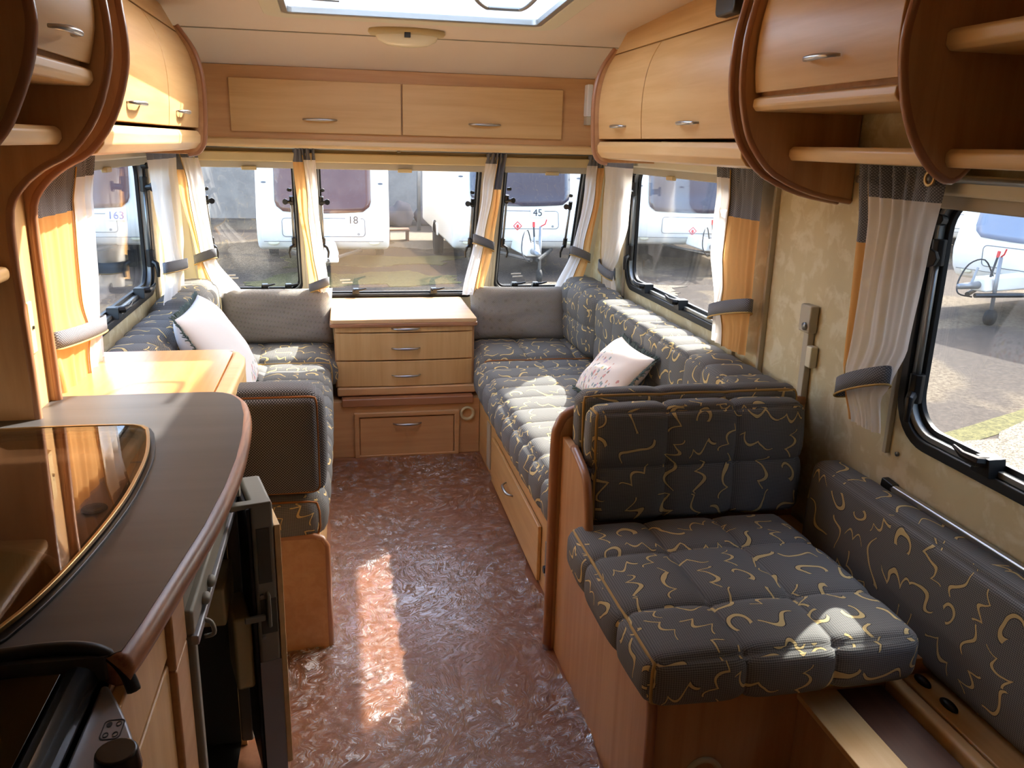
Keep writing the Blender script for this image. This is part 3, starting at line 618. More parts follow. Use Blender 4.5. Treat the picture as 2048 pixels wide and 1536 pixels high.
BX('front_panel', 'rz', R, .630, 1.36, 1.428, 1.446, 0, .405)
BX('seat_board', 'wy', R, .630, 1.36, 1.446, 2.187, .385, .405)
MB().lathe([(.042, 0), (.044, .008), (.036, .012), (.030, .006), (.028, -.002), (0, -.002)], lambda x, y, h: (.75+x, 1.427-h, .17+y), 24).build('vent', 'beige', R, smooth=True)
R = root('wall_ledge', (1.16, .9, 0), 'low ledge with a pale and a dark board along the wall before the dinette seat', 'ledge')
BX('carcass', 'rz', R, .962, 1.36, .1, 1.425, 0, .338); BX('board', 'py', R, .957, 1.052, .1, 1.427, .338, .352); BX('board', 'walnut', R, 1.054, 1.166, .1, 1.427, .336, .348)
BX('rail', 'wy', R, 1.172, 1.206, .1, 1.427, .33, .372, bev=.01, seg=4); BX('rail', 'wy', R, 1.212, 1.36, .1, 1.427, .33, .368, bev=.004)
for y in (1.395, 1.31): MB().ell((1.244, y, .370), (.012, .026, .010)).build('latch', 'dark', R, smooth=True)

# ------------------------------------------------------------------ upholstery
def cushion(name, size, mtl, loc, label, cat='cushion', group=None, rot=(0, 0, 0), r=.04, gx=(), gy=(), gz=(), amp=.010, puff=.012, face='z', rollx=0, pipes=(), pmat='gold', tuft=.5, seam=(), wide=.018, res=.02, droop=0, uvo=0):
    """box cushion centred at its bottom; gx/gy/gz = quilting grooves (local coords) across that axis"""
    hx, hy, hz = (v/2 for v in size); H = (hx, hy, hz)
    R = root(name, loc, label, cat, group); R.rotation_euler = rot; R['_loc'] = 1
    def P(x, y, z):
        p = Vector((x, y, z)); q = Vector(tuple(max(-(H[i]-r), min(H[i]-r, p[i])) for i in range(3)))
        d = p-q; n = d.normalized() if d.length > 1e-7 else Vector((0, 0, 1)); s = q+n*min(r, d.length if d.length else 0) if d.length > r*.999 else p
        if d.length >= r*.999: s = q+n*r
        u, v, t = x/hx, y/hy, z/hz
        bl = (1-u*u)*(1-v*v) if abs(t) > .98 else ((1-v*v)*(1-t*t) if abs(u) > .98 else (1-u*u)*(1-t*t))
        off = puff*max(0, bl)**.5 if z > -hz*.999 else 0
        g = 0; m = {}
        for ax, gs in enumerate((gx, gy, gz)):
            for c in gs:
                dd = abs((x, y, z)[ax]-c); e = math.exp(-dd/wide); g = max(g, e); m[ax] = max(m.get(ax, 0), math.exp(-dd/.03))
        if len(m) >= 2:
            pr = 1
            for k in m.values(): pr *= k
            g += pr*tuft
        return s+n*(off-amp*g)+Vector((0, 0, hz-droop*(u*u)))
    b = MB()
    def seg(h, gs):
        base = [-h, -h+r*.35, -h+r*.75, -h+r]; k = max(2, int(2*(h-r)/res)); L = base+[-(h-r)+2*(h-r)*i/k for i in range(1, k)]+[-t for t in base[::-1]]
        for c in gs: L += [c-.004, c, c+.004]
        return sorted(set(round(t, 5) for t in L if -h <= t <= h))
    X, Y, Z = seg(hx, gx), seg(hy, gy), seg(hz, gz)
    for z in (-hz, hz): b.grid(lambda u, v: P(u, v, z), X, Y)
    for y in (-hy, hy): b.grid(lambda u, v: P(u, y, v), X, Z)
    for x in (-hx, hx): b.grid(lambda u, v: P(x, u, v), Y, Z)
    o = b.build('cover', mtl, R, smooth=True, weld=True)
    me = o.data; L = me.uv_layers.new(name='UVMap')
    import zlib
    oxv = (zlib.crc32(label.encode()) % 97)/50.
    for p in me.polygons:
        n = p.normal; a = max(range(3), key=lambda i: abs(n[i]))
        for li in p.loop_indices:
            q = me.vertices[me.loops[li].vertex_index].co
            uv = ((q.y, q.z+(q.x if 0 else 0)), (q.x, q.z), (q.x, q.y))[a]
            if a == 0 and abs(hz) < .12: uv = (hx+(hz-q.z), q.y)     # cloth wraps over the roll
            L.data[li].uv = (uv[0]+oxv, uv[1]+oxv*.7)
    for pe in pipes:   # e.g. 'z+' loop round the top edge
        ax = 'xyz'.index(pe[0]); sg = 1 if pe[1] == '+' else -1; o1, o2 = [i for i in range(3) if i != ax]
        pts = []
        k = 14
        loop = [(-1+2*i/k, -1) for i in range(k)]+[(1, -1+2*i/k) for i in range(k)]+[(1-2*i/k, 1) for i in range(k)]+[(-1, 1-2*i/k) for i in range(k)]
        for a_, b_ in loop:
            c = [0, 0, 0]; c[ax] = sg*H[ax]; c[o1] = a_*H[o1]; c[o2] = b_*H[o2]; pts.append(P(*c))
        MB().tube(pts, .0042, 6, True).build('piping', pmat, R, smooth=True)
    return R
def ev(a, b, n): return [a+(b-a)*i/n for i in range(1, n)]
gs = 'patterned sofa cushions'
# right sofa
cushion('seat_cushion', (.60, 1.58, .165), 'tapestry', (.905, 3.05, .335), 'long quilted patterned seat of the right sofa', 'cushion', gs, r=.06, gy=ev(-.79, .79, 10), gx=(.02,), pipes=('y+', 'z-'), puff=.018, amp=.013)
cushion('seat_cushion', (.72, .60, .165), 'tapestry', (1.005, 4.16, .340), 'patterned corner seat at the front right beside the chest', 'cushion', gs, r=.06, gx=(-.12, .12), gy=(0,), pipes=('y-', 'z-'), puff=.018, amp=.012, pmat='tan')
cushion('back_cushion', (.18, 1.50, .31), 'tapestry', (1.265, 3.02, .495), 'long sunlit patterned backrest along the right wall under the lounge window', 'cushion', gs, r=.03, gy=ev(-.75, .75, 11), gz=(-.02,), pipes=('y-',), puff=.012, amp=.010, pmat='tan')
cushion('back_cushion', (.20, .62, .33), 'tapestry', (1.245, 4.10, .495), 'rounded patterned corner backrest in the front right corner', 'cushion', gs, r=.06, gy=(-.15, .05, .2), gz=(0,), puff=.015, amp=.010)
# left sofa
cushion('seat_cushion', (.72, 1.60, .150), 'tapestry', (-.43, 3.115, .345), 'long quilted patterned seat of the left sofa', 'cushion', gs, r=.06, gy=ev(-.80, .80, 10), gx=(.08,), pipes=('y-', 'z-'), puff=.020, amp=.013, pmat='tan')
cushion('seat_cushion', (.74, .58, .155), 'tapestry', (-.415, 4.21, .345), 'patterned corner seat at the front left beside the chest', 'cushion', gs, r=.06, gx=(.02,), gy=(0,), pipes=('y-',), puff=.022, amp=.012)
cushion('back_cushion', (.20, .90, .31), 'tapestry', (-.70, 3.18, .50), 'ribbed patterned backrest along the left wall under the left window', 'cushion', gs, r=.06, gy=ev(-.45, .45, 7), puff=.015, amp=.014, pipes=('y+',), pmat='tan')
cushion('back_cushion', (.20, .68, .33), 'tapestry', (-.70, 3.98, .50), 'patterned corner backrest in the front left corner', 'cushion', gs, r=.06, gy=(-.1, .12), puff=.015, amp=.012)
# dinette
cushion('seat_cushion', (.615, .635, .118), 'tapestry', (.880, 1.662, .408), 'large square tufted patterned seat of the dinette, nearest the camera', 'cushion', gs, r=.035, gx=(-.10, .10), gy=(-.13, .12), pipes=('z-', 'x-'), puff=.016, amp=.012, tuft=1.0, wide=.012, res=.018)
cushion('back_cushion', (.62, .085, .325), 'tapestry', (.955, 2.045, .500), 'tufted patterned dinette backrest standing in front of another one', 'cushion', gs, r=.03, gx=(-.10, .10), gz=(0,), pipes=('x-',), puff=.012, amp=.011, tuft=1.0, wide=.012, rot=(radians(-3), 0, 0))
cushion('back_cushion', (.66, .080, .34), 'tapestry', (.965, 2.135, .505), 'patterned dinette backrest squeezed behind another one against the partition', 'cushion', gs, r=.03, gx=(-.10, .10), gz=(0,), pipes=('y-',), puff=.008, amp=.006, rot=(radians(-3), 0, 0))
cushion('wall_bolster', (.092, 1.58, .300), 'tapestry', (1.314, 1.20, .372), 'long plain-faced patterned bolster along the right wall beside the dinette seat', 'cushion', gs, r=.03, puff=.012, amp=.0, rot=(0, radians(2), 0))
# grey scatter cushions
def soft(name, size, mtl, loc, rot, label, group=None, pw=2.6, pin=.10, fringe=None, cat='cushion', pipe=None, wr=.006, sag=0):
    R = root(name, loc, label, cat, group); R.rotation_euler = rot; R['_loc'] = 1
    hx, hz, t = size[0]/2, size[2]/2, size[1]/2; rs = random.Random(int(size[0]*1000)+len(label)); p1, p2 = rs.random()*6, rs.random()*6
    def E(u, v): return Vector((hx*u*(1-pin*(1-abs(v)**2)*abs(u)**3), 0, hz*v*(1-pin*(1-abs(u)**2)*abs(v)**3)+hz - sag*(1-u*u)*max(0, v)**3*hz))
    def Q(u, v, s):
        p = E(u, v); th = t*((1-abs(u)**pw)*(1-abs(v)**pw))**.5
        w_ = wr*(sin(5*u+3*v+p1)+sin(9*v-4*u+p2)*.6)*(1-u*u)*(1-v*v)
        p.y = s*th+w_; return p
    k = 26; L = [-cos(pi*i/k) for i in range(k+1)]; b = MB()
    b.grid(lambda u, v: Q(u, v, -1), L, L); b.grid(lambda u, v: Q(u, v, 1), L, L)
    o = b.build('cover', mtl, R, smooth=True, weld=True)
    me = o.data; Lr = me.uv_layers.new(name='UVMap')
    for p in me.polygons:
        for li in p.loop_indices:
            q = me.vertices[me.loops[li].vertex_index].co; Lr.data[li].uv = (q.x, q.z-hz)
    edge = [E(-1+i/12, -1) for i in range(24)]+[E(1, -1+i/12) for i in range(24)]+[E(1-i/12, 1) for i in range(24)]+[E(-1, 1-i/12) for i in range(24)]
    if pipe: MB().tube(edge, .0045, 6, True).build('piping', pipe, R, smooth=True)
    if fringe:
        fb = MB()
        for i in range(96*4):
            a = edge[int(i/4) % 96]; c = edge[(int(i/4)+1) % 96]; p = a.lerp(c, (i % 4)/4); n = (p-Vector((0, 0, hz))).normalized()
            q = p+n*(.014+.010*rs.random())+Vector((rs.uniform(-.006, .006), rs.uniform(-.008, .008), rs.uniform(-.006, .006)))
            fb.tube([p-n*.003, q], [.0035, .0018], 4)
        tag(fb.build('fringe', fringe, R), kind='stuff')
    return R
soft('back_cushion', (.55, .17, .285), 'weave', (-.325, 4.27, .497), (radians(-14), 0, 0), 'plain grey woven cushion standing left of the chest under the front window', 'plain grey front cushions', pw=6, pin=.03)
soft('back_cushion', (.53, .18, .290), 'weave', (.915, 4.25, .497), (radians(-14), 0, radians(-4)), 'plain grey woven cushion standing right of the chest under the front window', 'plain grey front cushions', pw=6, pin=.03)
cushion('arm_cushion', (.36, .13, .31), 'weaved', (-.253, 2.385, .500), 'dark woven end cushion with brown piping standing at the kitchen end of the left sofa', 'cushion', None, r=.035, puff=.016, amp=0, pipes=('y-',), pmat='tan')
soft('pillow', (.40, .13, .29), 'floral', (.955, 3.08, .520), Matrix(((0, .74, .67), (-1, 0, 0), (0, -.67, .74))).to_euler(), 'cream pillow with a printed meadow of flowers leaning on the right backrest', None, fringe='fringe', pin=.10)
soft('pillow', (.52, .18, .42), 'floralw', (-.375, 3.32, .515), Matrix(((0, -.86, -.5), (1, 0, 0), (0, -.5, .86))).to_euler(), 'white pillow with green fringe in the sun on the left sofa', None, fringe='fringe', pin=.06)

# ------------------------------------------------------------------ left side: low cabinet, kitchen, fridge, cooker
R = root('side_cabinet', (-.55, 2.4, 0), 'sunlit orange beech topped cabinet beyond the kitchen worktop', 'cabinet')
BX('carcass', 'pz', R, XL+.005, -.312, 2.07, 2.295, 0, .825); BX('carcass', 'pz', R, XL+.005, -.312, 2.296, 2.70, .525, .825)
MB().prism(rr(XL+.004, -.345, 2.068, 2.722, .02, 4), XY, .826, .850).build('top', 'top', R, bev=.002)
MB().prism([(-.345, 2.068), (-.300, 2.068), (-.296, 2.55), (-.303, 2.63), (-.325, 2.69), (-.372, 2.726), (-.375, 2.70), (-.345, 2.66)], XY, .806, .850).build('edging', 'px', R, bev=.016, seg=4)
BX('upstand', 'px', R, XL+.004, XL+.028, 2.06, 2.70, .850, .872, bev=.003)
o = MB().box(-.80, -.735, 2.08, 2.20, .851, .885).build('folded_cloth', 'white', None, bev=.012, seg=4); tag(o, 'small white folded cloth on the orange cabinet top by the partition', 'cloth')

R = root('kitchen_unit', (-.55, 1.4, 0), 'beech kitchen unit with a drawer, door and fridge housing below the dark worktop', 'cabinet')
BX('back_panel', 'rz', R, XL+.005, XL+.02, .95, 2.06, 0, .855)
BX('side_panel', 'wz', R, XL+.02, -.275, 1.90, 2.06, 0, .855)
BX('drawer', 'wz', R, -.29, -.272, .50, 1.160, .752, .850, bev=.004); BX('door', 'wz', R, -.29, -.272, .50, 1.160, .03, .742, bev=.004)
BX('side_panel', 'ry', R, -.60, -.262, 1.163, 1.255, 0, .725, bev=.004); BX('side_panel', 'ry', R, -.36, -.262, 1.163, 1.255, .725, .855, bev=.004)
BX('front_frame', 'rz', R, -.295, -.290, .45, 1.165, 0, .855)
WO = [(-.812, .945), (-.812, 2.068), (-.330, 2.068), (-.300, 2.062), (-.268, 2.035), (-.245, 1.98), (-.228, 1.88), (-.218, 1.75), (-.214, 1.60), (-.218, 1.46), (-.230, 1.30), (-.250, 1.14), (-.268, 1.0), (-.278, .945)]
R = root('worktop', (-.5, 1.5, .856), 'dark laminate kitchen worktop with a curved red oak front edge', 'worktop')
SKO = smoothpts([(-.720, 1.795), (-.60, 1.800), (-.455, 1.796), (-.415, 1.78), (-.398, 1.735), (-.376, 1.62), (-.368, 1.50), (-.368, 1.37), (-.382, 1.21), (-.405, 1.07), (-.437, .985), (-.50, .965), (-.60, .965), (-.720, .965)], 3)
SKI = [(x+(-.55-x)*.11, y+(1.38-y)*.055) for x, y in SKO]
# worktop slab with an opening for the sink: angular resampling of outline and opening
def resample(P, n, c):
    out = []
    for k in range(n):
        a = 2*pi*k/n; d = Vector((cos(a), sin(a))); best = None
        for i in range(len(P)):
            p = Vector(P[i][:2])-Vector(c); q = Vector(P[(i+1) % len(P)][:2])-Vector(c); e = q-p; den = d.x*e.y-d.y*e.x
            if abs(den) < 1e-9: continue
            t = (p.x*e.y-p.y*e.x)/den; s = (p.x*d.y-p.y*d.x)/den
            if t > 0 and -1e-6 <= s <= 1+1e-6 and (best is None or t > best): best = t
        out.append((c[0]+d.x*best, c[1]+d.y*best))
    return out
cc = (-.56, 1.42); NR = 160
MB().ring(resample(WO, NR, cc), resample(SKI, NR, cc), XY, .868, .900).build('slab', 'worktop', R)
EP = smoothpts([p for p in WO[2:]], 3)
MB().tube([(x-.004, y, .879) for x, y in EP], .0205, 12).build('edging', 'oak', R, smooth=True)
R = root('sink', (-.56, 1.4, .74), 'round-bowl stainless sink with drainer under a smoked glass lid', 'sink')
SI = resample(SKI, 96, cc)
def sinkf(u, v):
    k = int(round(u*96)) % 96; x = cc[0]+(SI[k][0]-cc[0])*v; y = cc[1]+(SI[k][1]-cc[1])*v
    z = .885-.02*(1-v**8)
    return (x, y, z)
# drainer tray with a bowl pressed into it
bc = (-.570, 1.160); br = .155
b = MB(); nx, ny = 56, 90
def tray(u, v):
    ang = u*2*pi; k = u*96; i = int(k) % 96; j = (i+1) % 96; t = k-int(k); sx = SI[i][0]*(1-t)+SI[j][0]*t; sy = SI[i][1]*(1-t)+SI[j][1]*t
    x = cc[0]+(sx-cc[0])*v; y = cc[1]+(sy-cc[1])*v; z = .893-.022*min(1, (1-v)/.10)**.6
    d = math.hypot(x-bc[0], y-bc[1])
    if d < br: z -= .12*min(1, (br-d)/.035)**.7
    elif d < br+.012: z += .0
    return (x, y, z)
b.grid(tray, [i/192 for i in range(193)], [0.001+i/70*.999 for i in range(71)])
b.build('basin', 'inox', R, smooth=True, weld=True)
MB().lathe([(br+.012, .0), (br+.004, .004), (br-.004, .0)], lambda x, y, h: (bc[0]+x, bc[1]+y, .873+h), 48).build('rim', 'inox', R, smooth=True)
MB().ring(resample([(x*1.0+(x+.55)*.045, y+(y-1.38)*.03) for x, y in SKO], 96, cc), resample(SKI, 96, cc), XY, .899, .905).build('rim', 'dark', R, bev=.002)
MB().lathe([(.022, 0), (.020, .003), (.012, .001), (0, 0)], lambda x, y, h: (-.435+x, 1.45+y, .8735+h), 20).build('overflow', 'dark', R, smooth=True)
MB().tube([(-.60, 1.42, .874), (-.60, 1.42, .892), (-.595, 1.38, .896), (-.56, 1.30, .893)], [.02, .018, .012, .009]).build('tap', 'steel', R, smooth=True)
lid = MB().prism(resample(SKO, 120, cc), XY, .9085, .9135).build('lid', 'smoked', R)
MB().ring(resample([(x, y) for x, y in SKO], 120, cc), resample([(x+(-.55-x)*.035, y+(1.38-y)*.018) for x, y in SKO], 120, cc), XY, .9075, .9150).build('lid_edge', 'brass', R, bev=.0015)

R = root('fridge', (-.45, 1.6, .05), 'open silver-grey fridge below the worktop, its door standing ajar', 'fridge')
FX = -.252
MB().ring([(1.257, .06), (1.872, .06), (1.872, .770), (1.257, .770)], rr(1.295, 1.845, .10, .700, .02), YZ, FX, FX-.03) if 0 else None
b = MB(); b.box(FX-.03, FX, 1.262, 1.872, .722, .768); b.box(FX-.03, FX, 1.262, 1.285, .05, .722); b.box(FX-.03, FX, 1.850, 1.872, .05, .722); b.build('frame', 'fgrey', R, bev=.006)
b = MB(); b.box(FX-.008, FX+.006, 1.262, 1.872, .705, .722); b.build('trim', 'silver', R, bev=.003)
BX('control_panel', 'fgrey', R, FX-.06, FX-.012, 1.262, 1.872, .768, .850, bev=.003)
b = MB(); b.add([(FX-.03, 1.285, .70), (FX-.03, 1.85, .70), (FX-.03, 1.85, .05), (FX-.03, 1.285, .05), (-.60, 1.285, .70), (-.60, 1.85, .70), (-.60, 1.85, .05), (-.60, 1.285, .05)], [(0, 1, 5, 4), (1, 2, 6, 5), (2, 3, 7, 6), (3, 0, 4, 7), (4, 5, 6, 7)]); b.build('liner', 'fdark', R, fix=False)
BX('shelf', 'beige', R, -.55, FX-.02, 1.70, 1.848, .47, .56, bev=.006); BX('ice_box', 'fdark', R, -.56, FX-.06, 1.30, 1.66, .53, .69, bev=.004)
b = MB(); b.tube([(FX, 1.70, .790), (FX+.028, 1.70, .790)], .014); b.build('hinge_pin', 'fgrey', R, smooth=True, bev=.001)
for y in (1.36, 1.42): MB().ell((FX+.004, y, .735), (.009, .016, .010)).build('catch', 'fgrey', R, smooth=True)
MB().tube(smoothpts([(FX+.002, 1.33, .712), (FX+.016, 1.325, .708), (FX+.020, 1.32, .69), (FX+.004, 1.32, .685)], 4), .004, 6).build('hook', 'fgrey', R, smooth=True)
# door: slab leaving the viewer, edge with recess and latch towards the camera
D0, D1 = Vector((-.184, 1.700, 0)), Vector((-.226, 1.868, 0)); dn = (D1-D0).normalized(); ds = Vector((dn.y, -dn.x, 0))
def DF(p, q, a): v = D0+ds*p+dn*a; return (v.x, v.y, q)   # p across thickness, q height, a along
def dbox(name, m, p0, p1, a0, a1, z0, z1, par, bev=.004): return MB().prism([(p0, z0), (p1, z0), (p1, z1), (p0, z1)], DF, a0, a1).build(name, m, par, bev=bev)
D = dbox('door', 'fgrey', -.022, .024, 0, .165, .07, .758, R, .008)
dbox('decor_panel', 'py', .025, .038, .004, .165, .09, .70, D, .002); dbox('gasket', 'rubber', -.031, -.022, .004, .165, .08, .745, D, .003)
dbox('lower_edge', 'silver', -.0225, .0245, -.0015, .0, .072, .375, D, .0005)
dbox('grip_recess', 'fdark', -.014, .014, -.003, -.0005, .57, .70, D, .001); dbox('latch_plate', 'fdark', -.014, .020, -.002, .001, .445, .530, D, .001)
dbox('latch', 'fgrey', -.002, .006, -.022, -.002, .47, .55, D, .003); dbox('latch', 'fgrey', -.05, -.006, -.016, -.006, .485, .500, D, .003)
for q in (.437, .540): MB().tube([DF(-.010, q, -.005), DF(-.010, q, .0)], .004).build('screw', 'alu', D)
MB().prism([(-.065, .750), (.020, .758), (.020, .764), (-.065, .764)], DF, -.012, .012).build('hinge_bracket', 'fgrey', R, bev=.003)
dbox('door_bin', 'beige', -.072, -.032, .02, .15, .42-.12, .42+.06, D, .008)
o = MB()

R = root('cooker', (-.55, .6, 0), 'black glass-lidded cooker with a bowed silver control panel', 'cooker')
BX('body', 'dark', R, XL+.005, -.31, .20, .935, .0, .868)
MB().prism([(XL+.006, .20), (-.335, .20), (-.335, .925), (XL+.006, .935)], XY, .888, .896).build('lid', 'hoblid', R, bev=.001)
BX('hob', 'gloss', R, XL+.01, -.335, .20, .930, .866, .872)
MB().tube([(-.318, .20, .880), (-.318, .930, .880)], .020, 12).build('lid_rail', 'gloss', R, smooth=True)
P = smoothpts([(XL+.01, .948, .905), (-.45, .955, .907), (-.36, .960, .908), (-.318, .958, .906), (-.292, .955, .896), (-.272, .950, .872), (-.264, .946, .850)], 4)
MB().tube(P, .0085, 8).build('rear_trim', 'rubber', R, smooth=True)
SP = smoothpts([(-.292, .945), (-.268, .90), (-.245, .85), (-.228, .80), (-.216, .72), (-.210, .6), (-.210, .4), (-.22, .25)], 3)
MB().prism([(-.300, .25), (-.300, .945)]+SP, XY, .74, .862).build('control_panel', 'silver', R, bev=.006)
MB().tube([(-.246, .795, .858), (-.246, .795, .884)], [.024, .021], 20).build('knob', 'gloss', R, bev=.003, smooth=True)
ic = rr(-.278, -.256, .842, .876, .006)
MB().ring(ic, [(-.267+(x+.267)*.9, .859+(y-.859)*.92) for x, y in ic], XY, .8622, .8627).build('symbol', 'ink', R)
for ix, iy, fl in ((-.272, .868, 1), (-.262, .868, 0), (-.272, .850, 0), (-.262, .850, 0)):
    pts = [(ix+.003*cos(t*pi/6), iy+.0045*sin(t*pi/6)) for t in range(12)]
    if fl: MB().prism(pts, XY, .8622, .8627).build('symbol', 'ink', R)
    else: MB().ring(pts, [(ix+(x-ix)*.7, iy+(y-iy)*.7) for x, y in pts], XY, .8622, .8627).build('symbol', 'ink', R)

# ------------------------------------------------------------------ fittings on the right wall, film on the floor
R = root('table_rail', (1.36, 1.0, .69), 'chrome table rail with black end bracket on the wall below the dinette window', 'rail')
MB().box(1.345, 1.362, .2, 1.74, .676, .696).build('rail', 'steel', R, bev=.006, seg=3); MB().prism([(1.725, .670), (1.775, .678), (1.772, .702), (1.725, .698)], YZ, 1.345, 1.366).build('end_bracket', 'dark', R, bev=.004)
R = root('wall_strut', (1.36, 2.2, .7), 'cream plastic folding strut with hinge bolt on the mottled wall', 'strut')
BX('strut', 'creamd', R, 1.348, 1.369, 2.195, 2.225, .60, 1.02, bev=.004); BX('head', 'creamd', R, 1.340, 1.369, 2.185, 2.245, .985, 1.068, bev=.006)
MB().tube([(1.340, 2.205, 1.005), (1.334, 2.205, 1.005)], .012, 16).build('bolt', 'alu', R, smooth=True); BX('clip', 'cream', R, 1.345, 1.369, 2.165, 2.195, .885, .95, bev=.005)
o = MB().tube([(1.369, 2.075, 1.435), (1.361, 2.075, 1.435)], .010, 14).build('wall_screw', 'alu', None, smooth=True); tag(o, 'round grey screw cap on the wall right of the scrolled locker end', 'screw')
o = MB().tube([(1.369, 1.755, .770), (1.364, 1.755, .770)], .006, 12).build('wall_screw', 'alu', None, smooth=True); tag(o, 'small screw in the wall below the big dinette curtain', 'screw')
o = MB().prism(rr(2.36, 2.49, 1.872, 1.97, .02), YZ, 1.155, 1.095).build('speaker', 'dark', None, bev=.006); tag(o, 'black speaker at the top of the right locker, cut by the frame', 'speaker')
# crumpled clear film: a thin sheet with real ripples and a turned-up edge
rs = random.Random(3)
def film(u, v):
    x = -.11+.76*u if v > .42 else -.11+.74*u; y = .2+3.70*v
    xr = .635+.012*sin(9*y)+.010*sin(23*y+1) if y > 2.2 else .600+.012*sin(11*y)
    xl = -.085+.010*sin(8*y+2)
    if y < 2.3: xl = -.24+.01*sin(14*y)
    x = xl+(xr-xl)*u
    z = .005+.0012*(sin(31*x+11*y+3*sin(4*y))*sin(13*y-9*x)+1)
    e = max(0, (u-.9)/.1); z += .014*e*abs(sin(29*y+4*sin(7*y)))
    return (x, y, z)
us = [i/40 for i in range(41)]; vv = [i/200 for i in range(201)]
o = MB().grid(film, us, vv).build('protective_film', 'film', None, smooth=True); tag(o, 'crinkled clear plastic film covering the reddish brown aisle floor', 'film')

# ------------------------------------------------------------------ the yard outside
GZ = -.55
S('ground', MB().box(-30, 40, -12, 45, GZ-.05, GZ), 'ground')
def patch(name, pts, m, label, cat, h=.012, wb=1):
    q = []
    for i, a in enumerate(pts):
        c = pts[(i+1) % len(pts)]
        for t in range(10):
            x = a[0]+(c[0]-a[0])*t/10; y = a[1]+(c[1]-a[1])*t/10; q.append((x+wb*(.13*sin(5.1*x+3*y)+.06*sin(17*y+9*x)), y+wb*(.16*sin(4.3*x-2*y)+.06*sin(15*x))))
    o = MB().prism(q, XY, GZ-.01, GZ+h).build(name, m, None); return tag(o, label, cat, None, 'stuff' if cat in ('grass', 'gravel') else None)
patch('grass_strip', [(-1.2, 12.2), (1.6, 12.5), (1.9, 13.2), (1.3, 13.7), (-.6, 13.6), (-1.4, 12.9)], 'grass', 'strip of yellow-green grass on the ground before the middle front window', 'grass')
patch('grass_strip', [(-1.0, 14.4), (1.6, 14.5), (2.2, 15.6), (-.9, 15.8)], 'grass', 'yellow-green grass patch at the foot of the caravan numbered 18', 'grass')
patch('grass_strip', [(4.4, 5.0), (7.0, 6.2), (7.2, 6.45), (4.3, 5.2)], 'grass', 'thin grass edge of the gravel seen through the dinette window', 'grass', .004, .12)
patch('gravel_bed', [(.9, 17), (2.6, 16.6), (3.3, 19.5), (1.0, 20.5)], 'gravel', 'sunlit gravel between the two caravans in front', 'gravel')
patch('gravel_bed', [(2.2, 11.6), (4.6, 11.3), (5.2, 12.2), (2.0, 12.6)], 'gravel', 'pale gravel strip on the ground before the caravan numbered 45', 'gravel')
patch('gravel_bed', [(2.2, 1.5), (3.7, 2.0), (3.75, 4.2), (8.5, 5.2), (8, 6.6), (4.4, 5.0), (2.2, 4.6)], 'gravel', 'grey pebble gravel just outside the dinette window', 'gravel')
